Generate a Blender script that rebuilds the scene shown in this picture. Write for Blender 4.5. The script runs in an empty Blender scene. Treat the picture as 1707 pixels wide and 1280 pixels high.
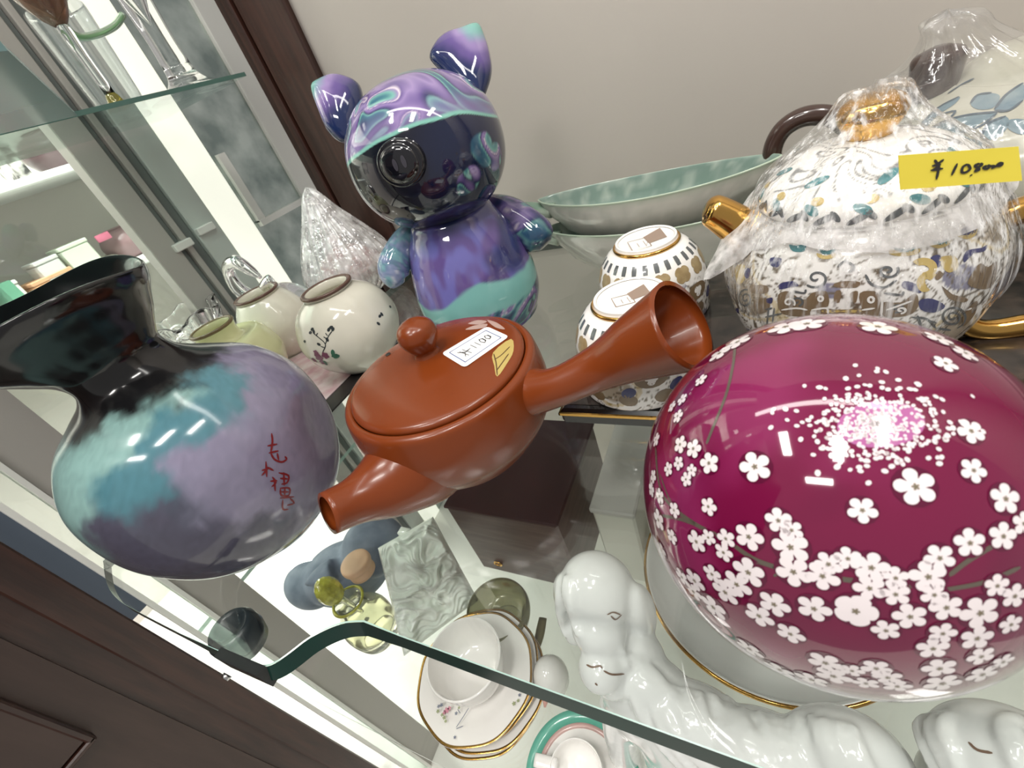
import bpy, math, random
from mathutils import Vector, Matrix, noise
from mathutils.bvhtree import BVHTree

random.seed(7)
PI = math.pi
scene = bpy.context.scene
COL = scene.collection

# ------------------------------------------------------------------ camera
F = 750.0; CX, CY = 853.5, 640.0; CAMZ = 0.18
RX = (0.87834136, 0.01008254, -0.47792761)     # world x from (image right, image down, forward)
RY = (0.37169187, -0.64309463, 0.66953301)
RZ = (-0.30060209, -0.76572034, -0.56860421)
cam_d = bpy.data.cameras.new('camera'); cam = bpy.data.objects.new('camera', cam_d); COL.objects.link(cam)
cam_d.sensor_fit = 'HORIZONTAL'; cam_d.sensor_width = 36.0; cam_d.lens = F / 1707 * 36.0
cam_d.dof.use_dof = True; cam_d.dof.focus_distance = .23; cam_d.dof.aperture_fstop = 22
cam_d.clip_start = 0.005; cam_d.clip_end = 50
M = Matrix(((RX[0], -RX[1], -RX[2], 0), (RY[0], -RY[1], -RY[2], 0), (RZ[0], -RZ[1], -RZ[2], CAMZ), (0, 0, 0, 1)))
cam.matrix_world = M
scene.camera = cam
scene.cycles.transparent_max_bounces = 32
CAM = Vector((0, 0, CAMZ))

# ------------------------------------------------------------------ world, lamps, exposure
scene.view_settings.view_transform = 'Standard'
scene.view_settings.look = 'None'
scene.view_settings.exposure = 0.34
scene.view_settings.gamma = 1.0
scene.view_settings.use_curve_mapping = False
w = bpy.data.worlds.new('shop_light'); scene.world = w; w.use_nodes = True
w.node_tree.nodes['Background'].inputs[0].default_value = (1.0, 0.97, 0.93, 1)
w.node_tree.nodes['Background'].inputs[1].default_value = 0.30
def ceiling_lamp(name, loc, sx, sy, power, rot=(0, 0, 0), col=(1, .97, .92)):
    d = bpy.data.lights.new(name, 'AREA'); d.shape = 'RECTANGLE'; d.size = sx; d.size_y = sy
    d.energy = power; d.color = col
    o = bpy.data.objects.new(name, d); COL.objects.link(o); o.location = loc; o.rotation_euler = rot
    return o
ceiling_lamp('ceiling_lamp', (0.10, -0.55, 1.75), .16, .50, 11)
ceiling_lamp('ceiling_lamp', (-0.75, -0.45, 1.75), .16, .50, 10)
ceiling_lamp('ceiling_lamp', (0.75, -0.1, 1.75), .16, .50, 8)
ceiling_lamp('ceiling_lamp', (-0.25, -1.3, 1.75), .50, .16, 10)
ceiling_lamp('cabinet_lamp', (-0.05, 0.16, .62), .70, .03, .6)
ceiling_lamp('neighbour_fill_light', (-.72, .15, .85), .06, .60, 13, (0, .95, 0))  # added light that brightens the neighbouring cabinet and its grey panel
ceiling_lamp('lower_cabinet_lamp', (-0.80, 0.20, -.06), .30, .03, 1.9)

def nvec(p):                                     # repeatable vector noise
    return Vector((noise.noise(p + Vector((31.4, 0, 7.7))), noise.noise(p + Vector((0, 57.1, 13.3))), noise.noise(p + Vector((91.2, 22.8, 0)))))
# ------------------------------------------------------------------ pixel helpers
def ray(px, py):
    v = (px - CX, py - CY, F)
    return Vector((sum(a * b for a, b in zip(RX, v)), sum(a * b for a, b in zip(RY, v)), sum(a * b for a, b in zip(RZ, v))))
def at(px, py, z=0.0):
    r = ray(px, py); t = (z - CAMZ) / r.z; return Vector((r.x * t, r.y * t, z))
def aty(px, py, y):
    r = ray(px, py); t = y / r.y; return Vector((r.x * t, y, CAMZ + r.z * t))
def atx(px, py, x):
    r = ray(px, py); t = x / r.x; return Vector((x, r.y * t, CAMZ + r.z * t))
def depth(p):
    d = Vector(p) - CAM
    return d.x * RX[2] + d.y * RY[2] + d.z * RZ[2]
def pix(p):
    d = Vector(p) - CAM
    v = [d.x * RX[i] + d.y * RY[i] + d.z * RZ[i] for i in range(3)]
    return CX + F * v[0] / v[2], CY + F * v[1] / v[2]
def nudge(p, dx, dy):                            # the same height, moved by a pixel offset
    x, y = pix(p); return at(x + dx, y + dy, p[2])
def atd(px, py, d):                              # point on the pixel's ray at a distance along the view axis
    return CAM + ray(px, py) * (d / F)

# ------------------------------------------------------------------ colours, materials
def lin(c):
    c = c / 255.0
    return c / 12.92 if c <= 0.04045 else ((c + 0.055) / 1.055) ** 2.4
def S(r, g, b): return (lin(r), lin(g), lin(b), 1.0)
MATS = {}
def mat(name, color=(.8, .8, .8, 1), rough=.4, metal=0.0, coat=0.0, vcol=False, noise_amt=0.0, noise_scale=60, bump=0.0, bump_scale=200, trans=0.0, ior=1.5, spec=.5, stretch=(1, 1, 1), color2=None, alpha=1.0, emit=0.0, sub=0.0):
    if name in MATS: return MATS[name]
    m = bpy.data.materials.new(name); m.use_nodes = True; MATS[name] = m
    nt = m.node_tree; b = nt.nodes['Principled BSDF']
    b.inputs['Base Color'].default_value = color
    b.inputs['Roughness'].default_value = rough
    b.inputs['Metallic'].default_value = metal
    b.inputs['Coat Weight'].default_value = coat
    b.inputs['Coat Roughness'].default_value = .03
    b.inputs['Transmission Weight'].default_value = trans
    b.inputs['IOR'].default_value = ior
    b.inputs['Specular IOR Level'].default_value = spec
    b.inputs['Alpha'].default_value = alpha
    if sub: b.inputs['Subsurface Weight'].default_value = sub
    if emit:
        b.inputs['Emission Color'].default_value = color; b.inputs['Emission Strength'].default_value = emit
    src = None
    if vcol:
        a = nt.nodes.new('ShaderNodeAttribute'); a.attribute_name = 'Col'; src = a.outputs['Color']
    if noise_amt or bump:
        tc = nt.nodes.new('ShaderNodeTexCoord'); mp = nt.nodes.new('ShaderNodeMapping')
        mp.inputs['Scale'].default_value = stretch; nt.links.new(tc.outputs['Object'], mp.inputs['Vector'])
    if noise_amt:
        n = nt.nodes.new('ShaderNodeTexNoise'); n.inputs['Scale'].default_value = noise_scale; n.inputs['Detail'].default_value = 5
        nt.links.new(mp.outputs['Vector'], n.inputs['Vector'])
        mx = nt.nodes.new('ShaderNodeMix'); mx.data_type = 'RGBA'
        rp = nt.nodes.new('ShaderNodeMapRange'); rp.inputs[1].default_value = .35; rp.inputs[2].default_value = .65; rp.inputs[4].default_value = noise_amt
        nt.links.new(n.outputs['Fac'], rp.inputs[0]); nt.links.new(rp.outputs[0], mx.inputs[0])
        if src: nt.links.new(src, mx.inputs[6])
        else: mx.inputs[6].default_value = color
        mx.inputs[7].default_value = color2 if color2 else tuple(c * .55 for c in color[:3]) + (1,)
        src = mx.outputs[2]
    if src: nt.links.new(src, b.inputs['Base Color'])
    if bump:
        n2 = nt.nodes.new('ShaderNodeTexNoise'); n2.inputs['Scale'].default_value = bump_scale; n2.inputs['Detail'].default_value = 4
        nt.links.new(mp.outputs['Vector'], n2.inputs['Vector'])
        bp = nt.nodes.new('ShaderNodeBump'); bp.inputs['Strength'].default_value = bump; bp.inputs['Distance'].default_value = .002
        nt.links.new(n2.outputs['Fac'], bp.inputs['Height']); nt.links.new(bp.outputs['Normal'], b.inputs['Normal'])
    return m
def clear_mat(name, tint=(1, 1, 1, 1), gloss=.05, rough=.02, white=0.0, fres=1.5, bump=0.0, bump_scale=80, stretch=(1, 1, 1), wcol=(.9, .9, .9, 1), wr=(.35, .7, .35)):
    """thin clear sheet: see-through, with a Fresnel reflection and (for film, frosted glass) a white diffuse part, which also paints highlight streaks on film"""
    if name in MATS: return MATS[name]
    m = bpy.data.materials.new(name); m.use_nodes = True; MATS[name] = m
    nt = m.node_tree; nt.nodes.clear()
    out = nt.nodes.new('ShaderNodeOutputMaterial')
    t = nt.nodes.new('ShaderNodeBsdfTransparent'); t.inputs[0].default_value = tint
    g = nt.nodes.new('ShaderNodeBsdfGlossy'); g.inputs['Roughness'].default_value = rough; g.inputs[0].default_value = (1, 1, 1, 1)
    fr = nt.nodes.new('ShaderNodeLayerWeight'); fr.inputs[0].default_value = .5
    pw = nt.nodes.new('ShaderNodeMath'); pw.operation = 'POWER'; pw.inputs[1].default_value = 5.0
    nt.links.new(fr.outputs['Facing'], pw.inputs[0])
    ad = nt.nodes.new('ShaderNodeMath'); ad.operation = 'ADD'; ad.use_clamp = True; ad.inputs[1].default_value = gloss + .03
    nt.links.new(pw.outputs[0], ad.inputs[0])
    mx = nt.nodes.new('ShaderNodeMixShader'); nt.links.new(ad.outputs[0], mx.inputs[0])
    last = t.outputs[0]
    tc = nt.nodes.new('ShaderNodeTexCoord'); mp = nt.nodes.new('ShaderNodeMapping'); mp.inputs['Scale'].default_value = stretch
    nt.links.new(tc.outputs['Object'], mp.inputs['Vector'])
    if white:
        d = nt.nodes.new('ShaderNodeBsdfDiffuse'); d.inputs[0].default_value = wcol
        mw = nt.nodes.new('ShaderNodeMixShader')
        n = nt.nodes.new('ShaderNodeTexNoise'); n.inputs['Scale'].default_value = bump_scale * .6; n.inputs['Detail'].default_value = 4
        nt.links.new(mp.outputs['Vector'], n.inputs['Vector'])
        rp = nt.nodes.new('ShaderNodeMapRange'); rp.inputs[1].default_value = wr[0]; rp.inputs[2].default_value = wr[1]
        rp.inputs[3].default_value = white * wr[2]; rp.inputs[4].default_value = min(1, white * 1.6)
        nt.links.new(n.outputs['Fac'], rp.inputs[0]); nt.links.new(rp.outputs[0], mw.inputs[0])
        nt.links.new(last, mw.inputs[1]); nt.links.new(d.outputs[0], mw.inputs[2]); last = mw.outputs[0]
    nt.links.new(last, mx.inputs[1]); nt.links.new(g.outputs[0], mx.inputs[2])
    nt.links.new(mx.outputs[0], out.inputs[0])
    if bump:
        n2 = nt.nodes.new('ShaderNodeTexNoise'); n2.inputs['Scale'].default_value = bump_scale; n2.inputs['Detail'].default_value = 3
        nt.links.new(mp.outputs['Vector'], n2.inputs['Vector'])
        bp = nt.nodes.new('ShaderNodeBump'); bp.inputs['Strength'].default_value = bump; bp.inputs['Distance'].default_value = .003
        nt.links.new(n2.outputs['Fac'], bp.inputs['Height'])
        nt.links.new(bp.outputs['Normal'], g.inputs['Normal']); nt.links.new(bp.outputs['Normal'], fr.inputs['Normal'])
    return m

# ------------------------------------------------------------------ mesh helpers (all in world coordinates; a mesh is (verts, faces))
OFF = {}
def tag(o, label=None, cat=None, group=None, kind=None):
    if label: o['label'] = label
    if cat: o['category'] = cat
    if group: o['group'] = group
    if kind: o['kind'] = kind
    return o
def thing(name, label, cat, loc, group=None, kind=None):
    o = bpy.data.objects.new(name, None); COL.objects.link(o); o.location = loc; o.empty_display_size = .02
    OFF[o] = Vector(loc); return tag(o, label, cat, group, kind)
def obj(name, mesh, m, parent=None, smooth=True, cols=None, origin=None):
    V, Fc = mesh[0], mesh[1]
    off = OFF[parent] if parent else Vector(origin if origin is not None else (0, 0, 0))
    me = bpy.data.meshes.new(name)
    me.from_pydata([tuple(Vector(v) - off) for v in V], [], Fc)
    me.update()
    if smooth:
        me.polygons.foreach_set('use_smooth', [True] * len(me.polygons))
        if smooth == 'auto':
            me.set_sharp_from_angle(angle=math.radians(35))
    me.materials.append(m)
    if cols is not None:
        ca = me.color_attributes.new('Col', 'FLOAT_COLOR', 'POINT')
        ca.data.foreach_set('color', [x for c in cols for x in c])
    o = bpy.data.objects.new(name, me); COL.objects.link(o)
    if parent: o.parent = parent
    else: o.location = off
    OFF[o] = off
    return o
def join(*ms):
    V, Fc = [], []
    for m in ms:
        k = len(V); V += [Vector(v) for v in m[0]]; Fc += [tuple(i + k for i in f) for f in m[1]]
    return V, Fc
def smooth_pts(pts, n=6, closed=False):
    """Catmull-Rom through points (any dimension)"""
    P = [Vector(p) for p in pts]; N = len(P); out = []
    rng = range(N if closed else N - 1)
    for i in rng:
        p0 = P[(i - 1) % N] if closed or i > 0 else P[0] * 2 - P[1]
        p1 = P[i]; p2 = P[(i + 1) % N]
        p3 = P[(i + 2) % N] if closed or i + 2 < N else P[-1] * 2 - P[-2]
        for k in range(n):
            t = k / n
            out.append(0.5 * ((2 * p1) + (p2 - p0) * t + (2 * p0 - 5 * p1 + 4 * p2 - p3) * t * t + (3 * p1 - p0 - 3 * p2 + p3) * t ** 3))
    if not closed: out.append(P[-1])
    return out
def lathe(prof, c=(0, 0, 0), n=64, sm=0, rfun=None, ring=False):
    """prof = [(r,z)...] bottom outside -> top -> inside"""
    P = [(p[0], p[1]) for p in (smooth_pts([Vector((r, z, 0)) for r, z in prof], sm) if sm else [Vector((r, z, 0)) for r, z in prof])]
    V, Fc = [], []; c = Vector(c)
    for r, z in P:
        r = max(r, 0.00005)
        for k in range(n):
            a = 2 * PI * k / n; q = r; zz = z
            if rfun: q, zz = rfun(r, z, a)
            V.append(c + Vector((q * math.cos(a), q * math.sin(a), zz)))
    for i in range(len(P) - 1):
        for k in range(n):
            k2 = (k + 1) % n
            Fc.append((i * n + k, i * n + k2, (i + 1) * n + k2, (i + 1) * n + k))
    if ring:
        L = len(P) - 1
        for k in range(n):
            k2 = (k + 1) % n; Fc.append((L * n + k, L * n + k2, k2, k))
        return V, Fc
    if P[0][0] > .0002: Fc.append(tuple(range(n))[::-1])
    if P[-1][0] > .0002: Fc.append(tuple((len(P) - 1) * n + k for k in range(n)))
    return V, Fc
def sweep(path, radii, n=20, sm=5, caps=True, squash=None, closed=False):
    pts = [Vector(tuple(p) + (r,)) if False else Vector((p[0], p[1], p[2])) for p, r in zip(path, radii)]
    if sm:
        Q = smooth_pts([Vector((p.x, p.y, p.z, r)) for p, r in zip(pts, radii)], sm, closed)
    else: Q = [Vector((p.x, p.y, p.z, r)) for p, r in zip(pts, radii)]
    C = [Vector(q[:3]) for q in Q]; Rr = [q[3] for q in Q]
    m = len(C); V, Fc = [], []
    up = None
    for i in range(m):
        if closed: t = (C[(i + 1) % m] - C[i - 1]).normalized()
        else: t = (C[min(i + 1, m - 1)] - C[max(i - 1, 0)]).normalized()
        if up is None:
            up = Vector((0, 0, 1)) if abs(t.z) < .9 else Vector((0, 1, 0))
        s = t.cross(up).normalized(); up = s.cross(t).normalized()
        for k in range(n):
            a = 2 * PI * k / n
            ku, ks = (1, 1) if squash is None else squash
            V.append(C[i] + Rr[i] * (math.cos(a) * s * ks + math.sin(a) * up * ku))
    for i in range(m if closed else m - 1):
        j = (i + 1) % m
        for k in range(n):
            k2 = (k + 1) % n
            Fc.append((i * n + k, i * n + k2, j * n + k2, j * n + k))
    if caps and not closed:
        if caps != 'end': Fc.append(tuple(range(n))[::-1])
        Fc.append(tuple((m - 1) * n + k for k in range(n)))
    return V, Fc
def ellipsoid(c, r, nu=48, nv=32, rot=None, power=1.0):
    V, Fc = [], []; c = Vector(c)
    def sp(x): return math.copysign(abs(x) ** power, x)
    for i in range(nv + 1):
        ph = -PI / 2 + PI * i / nv
        for k in range(nu):
            a = 2 * PI * k / nu
            p = Vector((r[0] * sp(math.cos(ph)) * sp(math.cos(a)), r[1] * sp(math.cos(ph)) * sp(math.sin(a)), r[2] * sp(math.sin(ph))))
            if rot: p = rot @ p
            V.append(c + p)
    for i in range(nv):
        for k in range(nu):
            k2 = (k + 1) % nu
            Fc.append((i * nu + k, i * nu + k2, (i + 1) * nu + k2, (i + 1) * nu + k))
    return V, Fc
def box(x0, x1, y0, y1, z0, z1, bev=0.0):
    if not bev:
        V = [Vector((x, y, z)) for z in (z0, z1) for y in (y0, y1) for x in (x0, x1)]
        return V, [(0, 2, 3, 1), (4, 5, 7, 6), (0, 1, 5, 4), (2, 6, 7, 3), (0, 4, 6, 2), (1, 3, 7, 5)]
    b = bev
    V = []
    lay = [(z0, b), (z0 + b, 0), (z1 - b, 0), (z1, b)]
    for z, i in lay:
        V += [Vector(p) for p in ((x0 + b, y0 + i, z), (x1 - b, y0 + i, z), (x1 - i, y0 + b, z), (x1 - i, y1 - b, z), (x1 - b, y1 - i, z), (x0 + b, y1 - i, z), (x0 + i, y1 - b, z), (x0 + i, y0 + b, z))]
    Fc = [tuple(range(8))[::-1], tuple(range(24, 32))]
    for l in range(3):
        for k in range(8):
            k2 = (k + 1) % 8; Fc.append((l * 8 + k, l * 8 + k2, l * 8 + 8 + k2, l * 8 + 8 + k))
    return V, Fc
def hexa(bottom, top):
    V = [Vector(p) for p in bottom] + [Vector(p) for p in top]; n = len(bottom)
    Fc = [tuple(range(n))[::-1], tuple(range(n, 2 * n))]
    for k in range(n):
        k2 = (k + 1) % n; Fc.append((k, k2, n + k2, n + k))
    return V, Fc
def prism_z(outline, z0, z1):
    return hexa([(p[0], p[1], z0) for p in outline], [(p[0], p[1], z1) for p in outline])
def card(P, thick):
    """thin solid sheet from a 3D quad/polygon"""
    P = [Vector(p) for p in P]
    n = (P[1] - P[0]).cross(P[2] - P[0]).normalized() * thick
    return hexa(P, [p + n for p in P])
def puff(outline, front, back, rings=9, cup=0.0, nrm=None):
    """a leaf-like solid: closed 3D outline swollen to both sides"""
    P = [Vector(p) for p in smooth_pts(outline, 5, True)]; n = len(P)
    c = sum(P, Vector()) / n
    if nrm is None:
        nrm = Vector()
        for i in range(n): nrm += (P[i] - c).cross(P[(i + 1) % n] - c)
        nrm.normalize()
    if nrm.dot(CAM - c) < 0: nrm = -nrm
    V = list(P); Fc = []
    def side(h, sgn):
        prev = list(range(n))
        for j in range(1, rings + 1):
            s = 1 - j / rings
            hh = h * math.sqrt(max(0, 1 - s ** 2)) - (cup * (1 - s) ** 1.5 if sgn > 0 else -cup * (1 - s) ** 1.5 * .6)
            cur = []
            if j == rings:
                V.append(c + nrm * sgn * hh); cc = len(V) - 1
                for k in range(n): Fc.append((prev[k], prev[(k + 1) % n], cc) if sgn > 0 else (prev[(k + 1) % n], prev[k], cc))
            else:
                for k in range(n):
                    V.append(c + (P[k] - c) * s + nrm * sgn * hh); cur.append(len(V) - 1)
                for k in range(n):
                    k2 = (k + 1) % n
                    f = (prev[k], prev[k2], cur[k2], cur[k])
                    Fc.append(f if sgn > 0 else f[::-1])
                prev = cur
    side(front, 1); side(back, -1)
    return V, Fc
def bvh(mesh): return BVHTree.FromPolygons([Vector(v) for v in mesh[0]], [tuple(f) for f in mesh[1]])
def hitpx(b, px, py):
    h = b.ray_cast(CAM, ray(px, py).normalized())
    return (h[0], h[1]) if h[0] is not None else None
# painted decoration lies as a skin a fraction of a millimetre proud of the glaze it belongs to
class Paint:
    def __init__(s, b, off=.00025): s.b = b; s.off = off; s.V = []; s.F = []
    def mesh(s): return s.V, s.F
    def pt(s, h):
        n = h[1]
        if n.dot(CAM - h[0]) < 0 and s.face: n = -n
        return h[0] + n * s.off
    face = True
    def stroke(s, px, width, sm=6):
        pts = smooth_pts([Vector((a, b_, 0)) for a, b_ in px], sm) if sm else [Vector((a, b_, 0)) for a, b_ in px]
        H = [hitpx(s.b, p.x, p.y) for p in pts]; H = [h for h in H if h]
        s.ribbon([(s.pt(h), h[1]) for h in H], width)
    def ribbon(s, PN, width):
        m = len(PN)
        if m < 2: return
        k = len(s.V)
        for i in range(m):
            t = PN[min(i + 1, m - 1)][0] - PN[max(i - 1, 0)][0]
            d = t.cross(PN[i][1]).normalized() * width / 2
            w = 1.0 if 0 < i < m - 1 else .45
            s.V += [PN[i][0] + d * w, PN[i][0] - d * w]
        for i in range(m - 1): s.F.append((k + 2 * i, k + 2 * i + 1, k + 2 * i + 3, k + 2 * i + 2))
    def poly(s, px, sm=3, rings=3):
        pts = smooth_pts([Vector((a, b_, 0)) for a, b_ in px], sm, True) if sm else [Vector((a, b_, 0)) for a, b_ in px]
        c = sum(pts, Vector()) / len(pts)
        hc = hitpx(s.b, c.x, c.y)
        if not hc: return
        rows = []
        for j in range(rings, 0, -1):
            row = []
            for p in pts:
                q = c + (p - c) * j / rings; h = hitpx(s.b, q.x, q.y)
                if not h or (h[0] - hc[0]).length > .03: return
                row.append(s.pt(h))
            rows.append(row)
        s.rows(rows, s.pt(hc))
    def rows(s, rows, centre):
        k = len(s.V); n = len(rows[0])
        for r in rows: s.V += r
        s.V.append(centre); cc = len(s.V) - 1
        for j in range(len(rows) - 1):
            for i in range(n):
                i2 = (i + 1) % n
                s.F.append((k + j * n + i, k + j * n + i2, k + (j + 1) * n + i2, k + (j + 1) * n + i))
        b = k + (len(rows) - 1) * n
        for i in range(n): s.F.append((b + i, b + (i + 1) % n, cc))
    def local(s, p, nrm, shape, u=None, rings=2):
        """a star-shaped outline (metres, tangent plane) laid on the surface around p"""
        nrm = nrm.normalized()
        U = (u if u is not None else Vector((RX[0], RY[0], RZ[0])))
        U = (U - nrm * U.dot(nrm)).normalized(); W = nrm.cross(U)
        def drop(a, b_):
            q = p + U * a + W * b_ + nrm * .012
            h = s.b.ray_cast(q, -nrm, .03)
            return (h[0] + h[1] * s.off) if h[0] is not None else None
        rows = []
        for j in range(rings, 0, -1):
            row = [drop(a * j / rings, b_ * j / rings) for a, b_ in shape]
            if any(x is None for x in row): return
            rows.append(row)
        c = drop(0, 0)
        if c is not None: s.rows(rows, c)
    def ringdots(s, centre, r_guess, z, n, shape, a0=0, u=None):
        for k in range(n):
            a = a0 + 2 * PI * k / n
            d = Vector((math.cos(a), math.sin(a), 0)); o = Vector((centre[0], centre[1], z)) + d * (r_guess + .05)
            h = s.b.ray_cast(o, -d, .2)
            if h[0] is None: continue
            s.local(h[0], h[1], shape, u=Vector((-d.y, d.x, 0)))
def petal_shape(R, rot, n=5, deep=.5, m=50):
    out = []
    for k in range(m):
        a = 2 * PI * k / m
        r = R * (deep + (1 - deep) * abs(math.cos(n * a / 2)) ** .5)
        out.append((r * math.cos(a + rot), r * math.sin(a + rot)))
    return out
def disc_shape(rx, ry, rot=0, m=14):
    o = []
    for k in range(m):
        a = 2 * PI * k / m; x, y = rx * math.cos(a), ry * math.sin(a)
        o.append((x * math.cos(rot) - y * math.sin(rot), x * math.sin(rot) + y * math.cos(rot)))
    return o
def spiral(cx, cy, r0, r1, turns, a0=0, sy=1.0, sgn=1, m=26):
    return [(cx + (r0 + (r1 - r0) * i / m) * math.cos(a0 + sgn * turns * 2 * PI * i / m), cy + sy * (r0 + (r1 - r0) * i / m) * math.sin(a0 + sgn * turns * 2 * PI * i / m)) for i in range(m + 1)]
def mixc(a, b, t):
    t = max(0, min(1, t)); return tuple(x + (y - x) * t for x, y in zip(a, b))
def sstep(a, b, x):
    t = max(0, min(1, (x - a) / (b - a))); return t * t * (3 - 2 * t)

# ================================================================== THE SETTING
m_wall = mat('warm_grey_paint', S(196, 189, 182), .75, noise_amt=.12, noise_scale=6, color2=S(186, 178, 170), stretch=(1, 1, .3))
m_wood = mat('dark_stained_wood', S(66, 40, 32), .34, noise_amt=.75, noise_scale=26, color2=S(38, 21, 16), stretch=(6, 6, .5), bump=.08, bump_scale=90, coat=.12)
m_wood_b = mat('brown_veneer', S(68, 50, 44), .38, noise_amt=.5, noise_scale=22, color2=S(52, 35, 30), stretch=(5, 5, .6), bump=.05)
m_white = mat('white_lacquer', S(236, 236, 230), .35)
m_alu = mat('grey_lacquered_metal', S(178, 174, 168), .45)
m_dgrey = mat('grey_rubber', S(110, 116, 114), .5)
m_pale = mat('pale_grey_panel', S(200, 206, 200), .35)
m_board = mat('white_board', S(240, 240, 233), .6, noise_amt=.1, noise_scale=12, color2=S(225, 226, 220))
m_glass = clear_mat('shelf_glass', (.978, .992, .985, 1), gloss=.015)
m_pane = clear_mat('pane_glass', (.93, .97, .95, 1), gloss=.02)
m_gedge = mat('green_glass_edge', S(18, 50, 43), .16, spec=.35, noise_amt=.7, noise_scale=18, color2=S(42, 46, 45))
m_gedge2 = mat('bright_glass_arris', S(170, 200, 190), .15, spec=.7)
m_black = mat('black_plastic', S(24, 26, 27), .3)
m_mirror = mat('green_tinted_mirror', S(206, 216, 210), .16, metal=.6, noise_amt=.9, noise_scale=22, color2=S(132, 146, 143), bump=.15, bump_scale=22)  # mottling in the colour stands in for blurred reflections

back = tag(obj('wall_back', box(-.412, .75, .46, .49, -.56, .95), m_wall, origin=(.2, .46, -.56)), 'smooth warm grey back panel of the display cabinet', 'wall', kind='structure')
right = tag(obj('wall_right', box(.62, .65, .10, .46, -.56, .95), m_wall, origin=(.62, .3, -.56)), 'warm grey side panel at the right end of the cabinet', 'wall', kind='structure')

post = thing('trim_1', 'dark stained wooden corner post beside the pig figurine', 'post', (-.456, .46, -.56), kind='structure')
obj('post_board', box(-.474, -.411, .452, .50, -.56, .95, .002), m_wood, post, smooth=False)
obj('post_bead', box(-.4865, -.4755, .448, .50, -.56, .95, .002), m_wood, post, smooth=False)
obj('post_edge', box(-.503, -.488, .456, .50, -.56, .95, .002), m_wood, post, smooth=False)

# left end of the cabinet: uprights and panels, back to front
left = thing('wall_left', 'left end of the cabinet with vertical white, grey and mirrored strips', 'wall', (-.62, .43, -.56), kind='structure')
X0 = -.62
for nm, y0, y1, m, dx in (('grey_upright', .293, .323, m_alu, 0), ('groove', .3235, .331, m_dgrey, -.006), ('narrow_strip', .3315, .339, m_alu, 0),
                          ('groove', .3395, .352, m_dgrey, -.006), ('pale_strip', .3525, .386, m_pale, 0), ('white_edge_strip', .531, .575, m_white, .002)):
    obj(nm, box(X0 - .02 + dx, X0 + dx, y0, y1, -.56, .95, .001), m, left, smooth=False)
obj('mirror_panel', box(X0 - .02, X0 - .004, .4325, .5305, -.56, .95), m_mirror, left, smooth=False)
m_lit = mat('lit_cream_diffuser', S(250, 250, 236), .5, emit=.55)
obj('lit_diffuser', box(X0 - .02, X0 - .001, .3865, .432, -.56, .95), m_lit, left, smooth=False)
for px, py in ((303, 408), (340, 381)):
    p = atx(px, py, X0); obj('shelf_peg', box(X0 - .012, X0 + .006, p.y - .012, p.y + .012, p.z - .005, p.z + .004, .001), m_white, left, smooth=False)
p = atx(470, 350, X0)
obj('white_bracket', join(box(X0 - .004, X0 + .004, p.y - .045, p.y + .05, p.z - .006, p.z + .002), box(X0 - .004, X0 + .002, p.y - .045, p.y - .033, p.z, p.z + .09)), m_white, left, smooth=False)

# grey metal upright in the left front corner and the sliding glass beside it
fr = thing('trim_2', 'grey metal upright with white edge beads behind the dark vase', 'upright', (-.40, .05, -.56), kind='structure')
obj('upright_face', box(-.412, -.40, .0365, .0665, -.56, .75), m_alu, fr, smooth=False)
obj('edge_bead', box(-.412, -.397, .0335, .0365, -.56, .75), m_white, fr, smooth=False)
obj('edge_bead', box(-.412, -.397, .0178, .0212, -.56, .75), m_white, fr, smooth=False)
obj('dark_gasket', box(-.420, -.406, .0062, .0178, -.06, .75), mat('blue_grey_gasket', S(74, 84, 98), .4), fr, smooth=False)
tag(obj('window_1', box(-.406, -.404, .0212, .0335, -.56, .75), m_pane, origin=(-.405, .027, -.56), smooth=False), 'narrow strip of clear sliding glass beside the grey upright', 'glass pane', kind='structure')
tag(obj('window_2', box(-.6215, -.6195, .0665, .293, -.22, .95), m_pane, origin=(-.62, .15, 0), smooth=False), 'clear glass side pane at the left of the cabinet', 'glass pane', kind='structure')

door = thing('door_1', 'dark brown wooden cabinet door standing open in the lower left corner', 'door', (-.46, -.1, -.62), kind='structure')
obj('door_stile', box(-.475, -.45, -.0165, .0070, -.62, .75, .0015), m_wood, door, smooth=False)
obj('door_groove', box(-.475, -.4585, -.036, -.0165, -.62, .75), m_wood, door, smooth=False)
obj('door_board', box(-.475, -.455, -.62, -.036, -.62, .75), m_wood_b, door, smooth=False)
obj('raised_panel', box(-.458, -.4475, -.55, -.064, -.128, .5, .003), m_wood_b, door, smooth=False)
obj('panel_bead', join(box(-.456, -.4455, -.067, -.062, -.131, .5, .0012), box(-.456, -.4455, -.5, -.062, -.1325, -.1275, .0012)), m_wood, door, smooth=False)

tag(obj('floor', box(-1.3, .75, -.62, .46, -.58, -.56), m_board, origin=(0, 0, -.56), smooth=False), 'bright white board at the bottom of the cabinet', 'floor', kind='structure')

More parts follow.
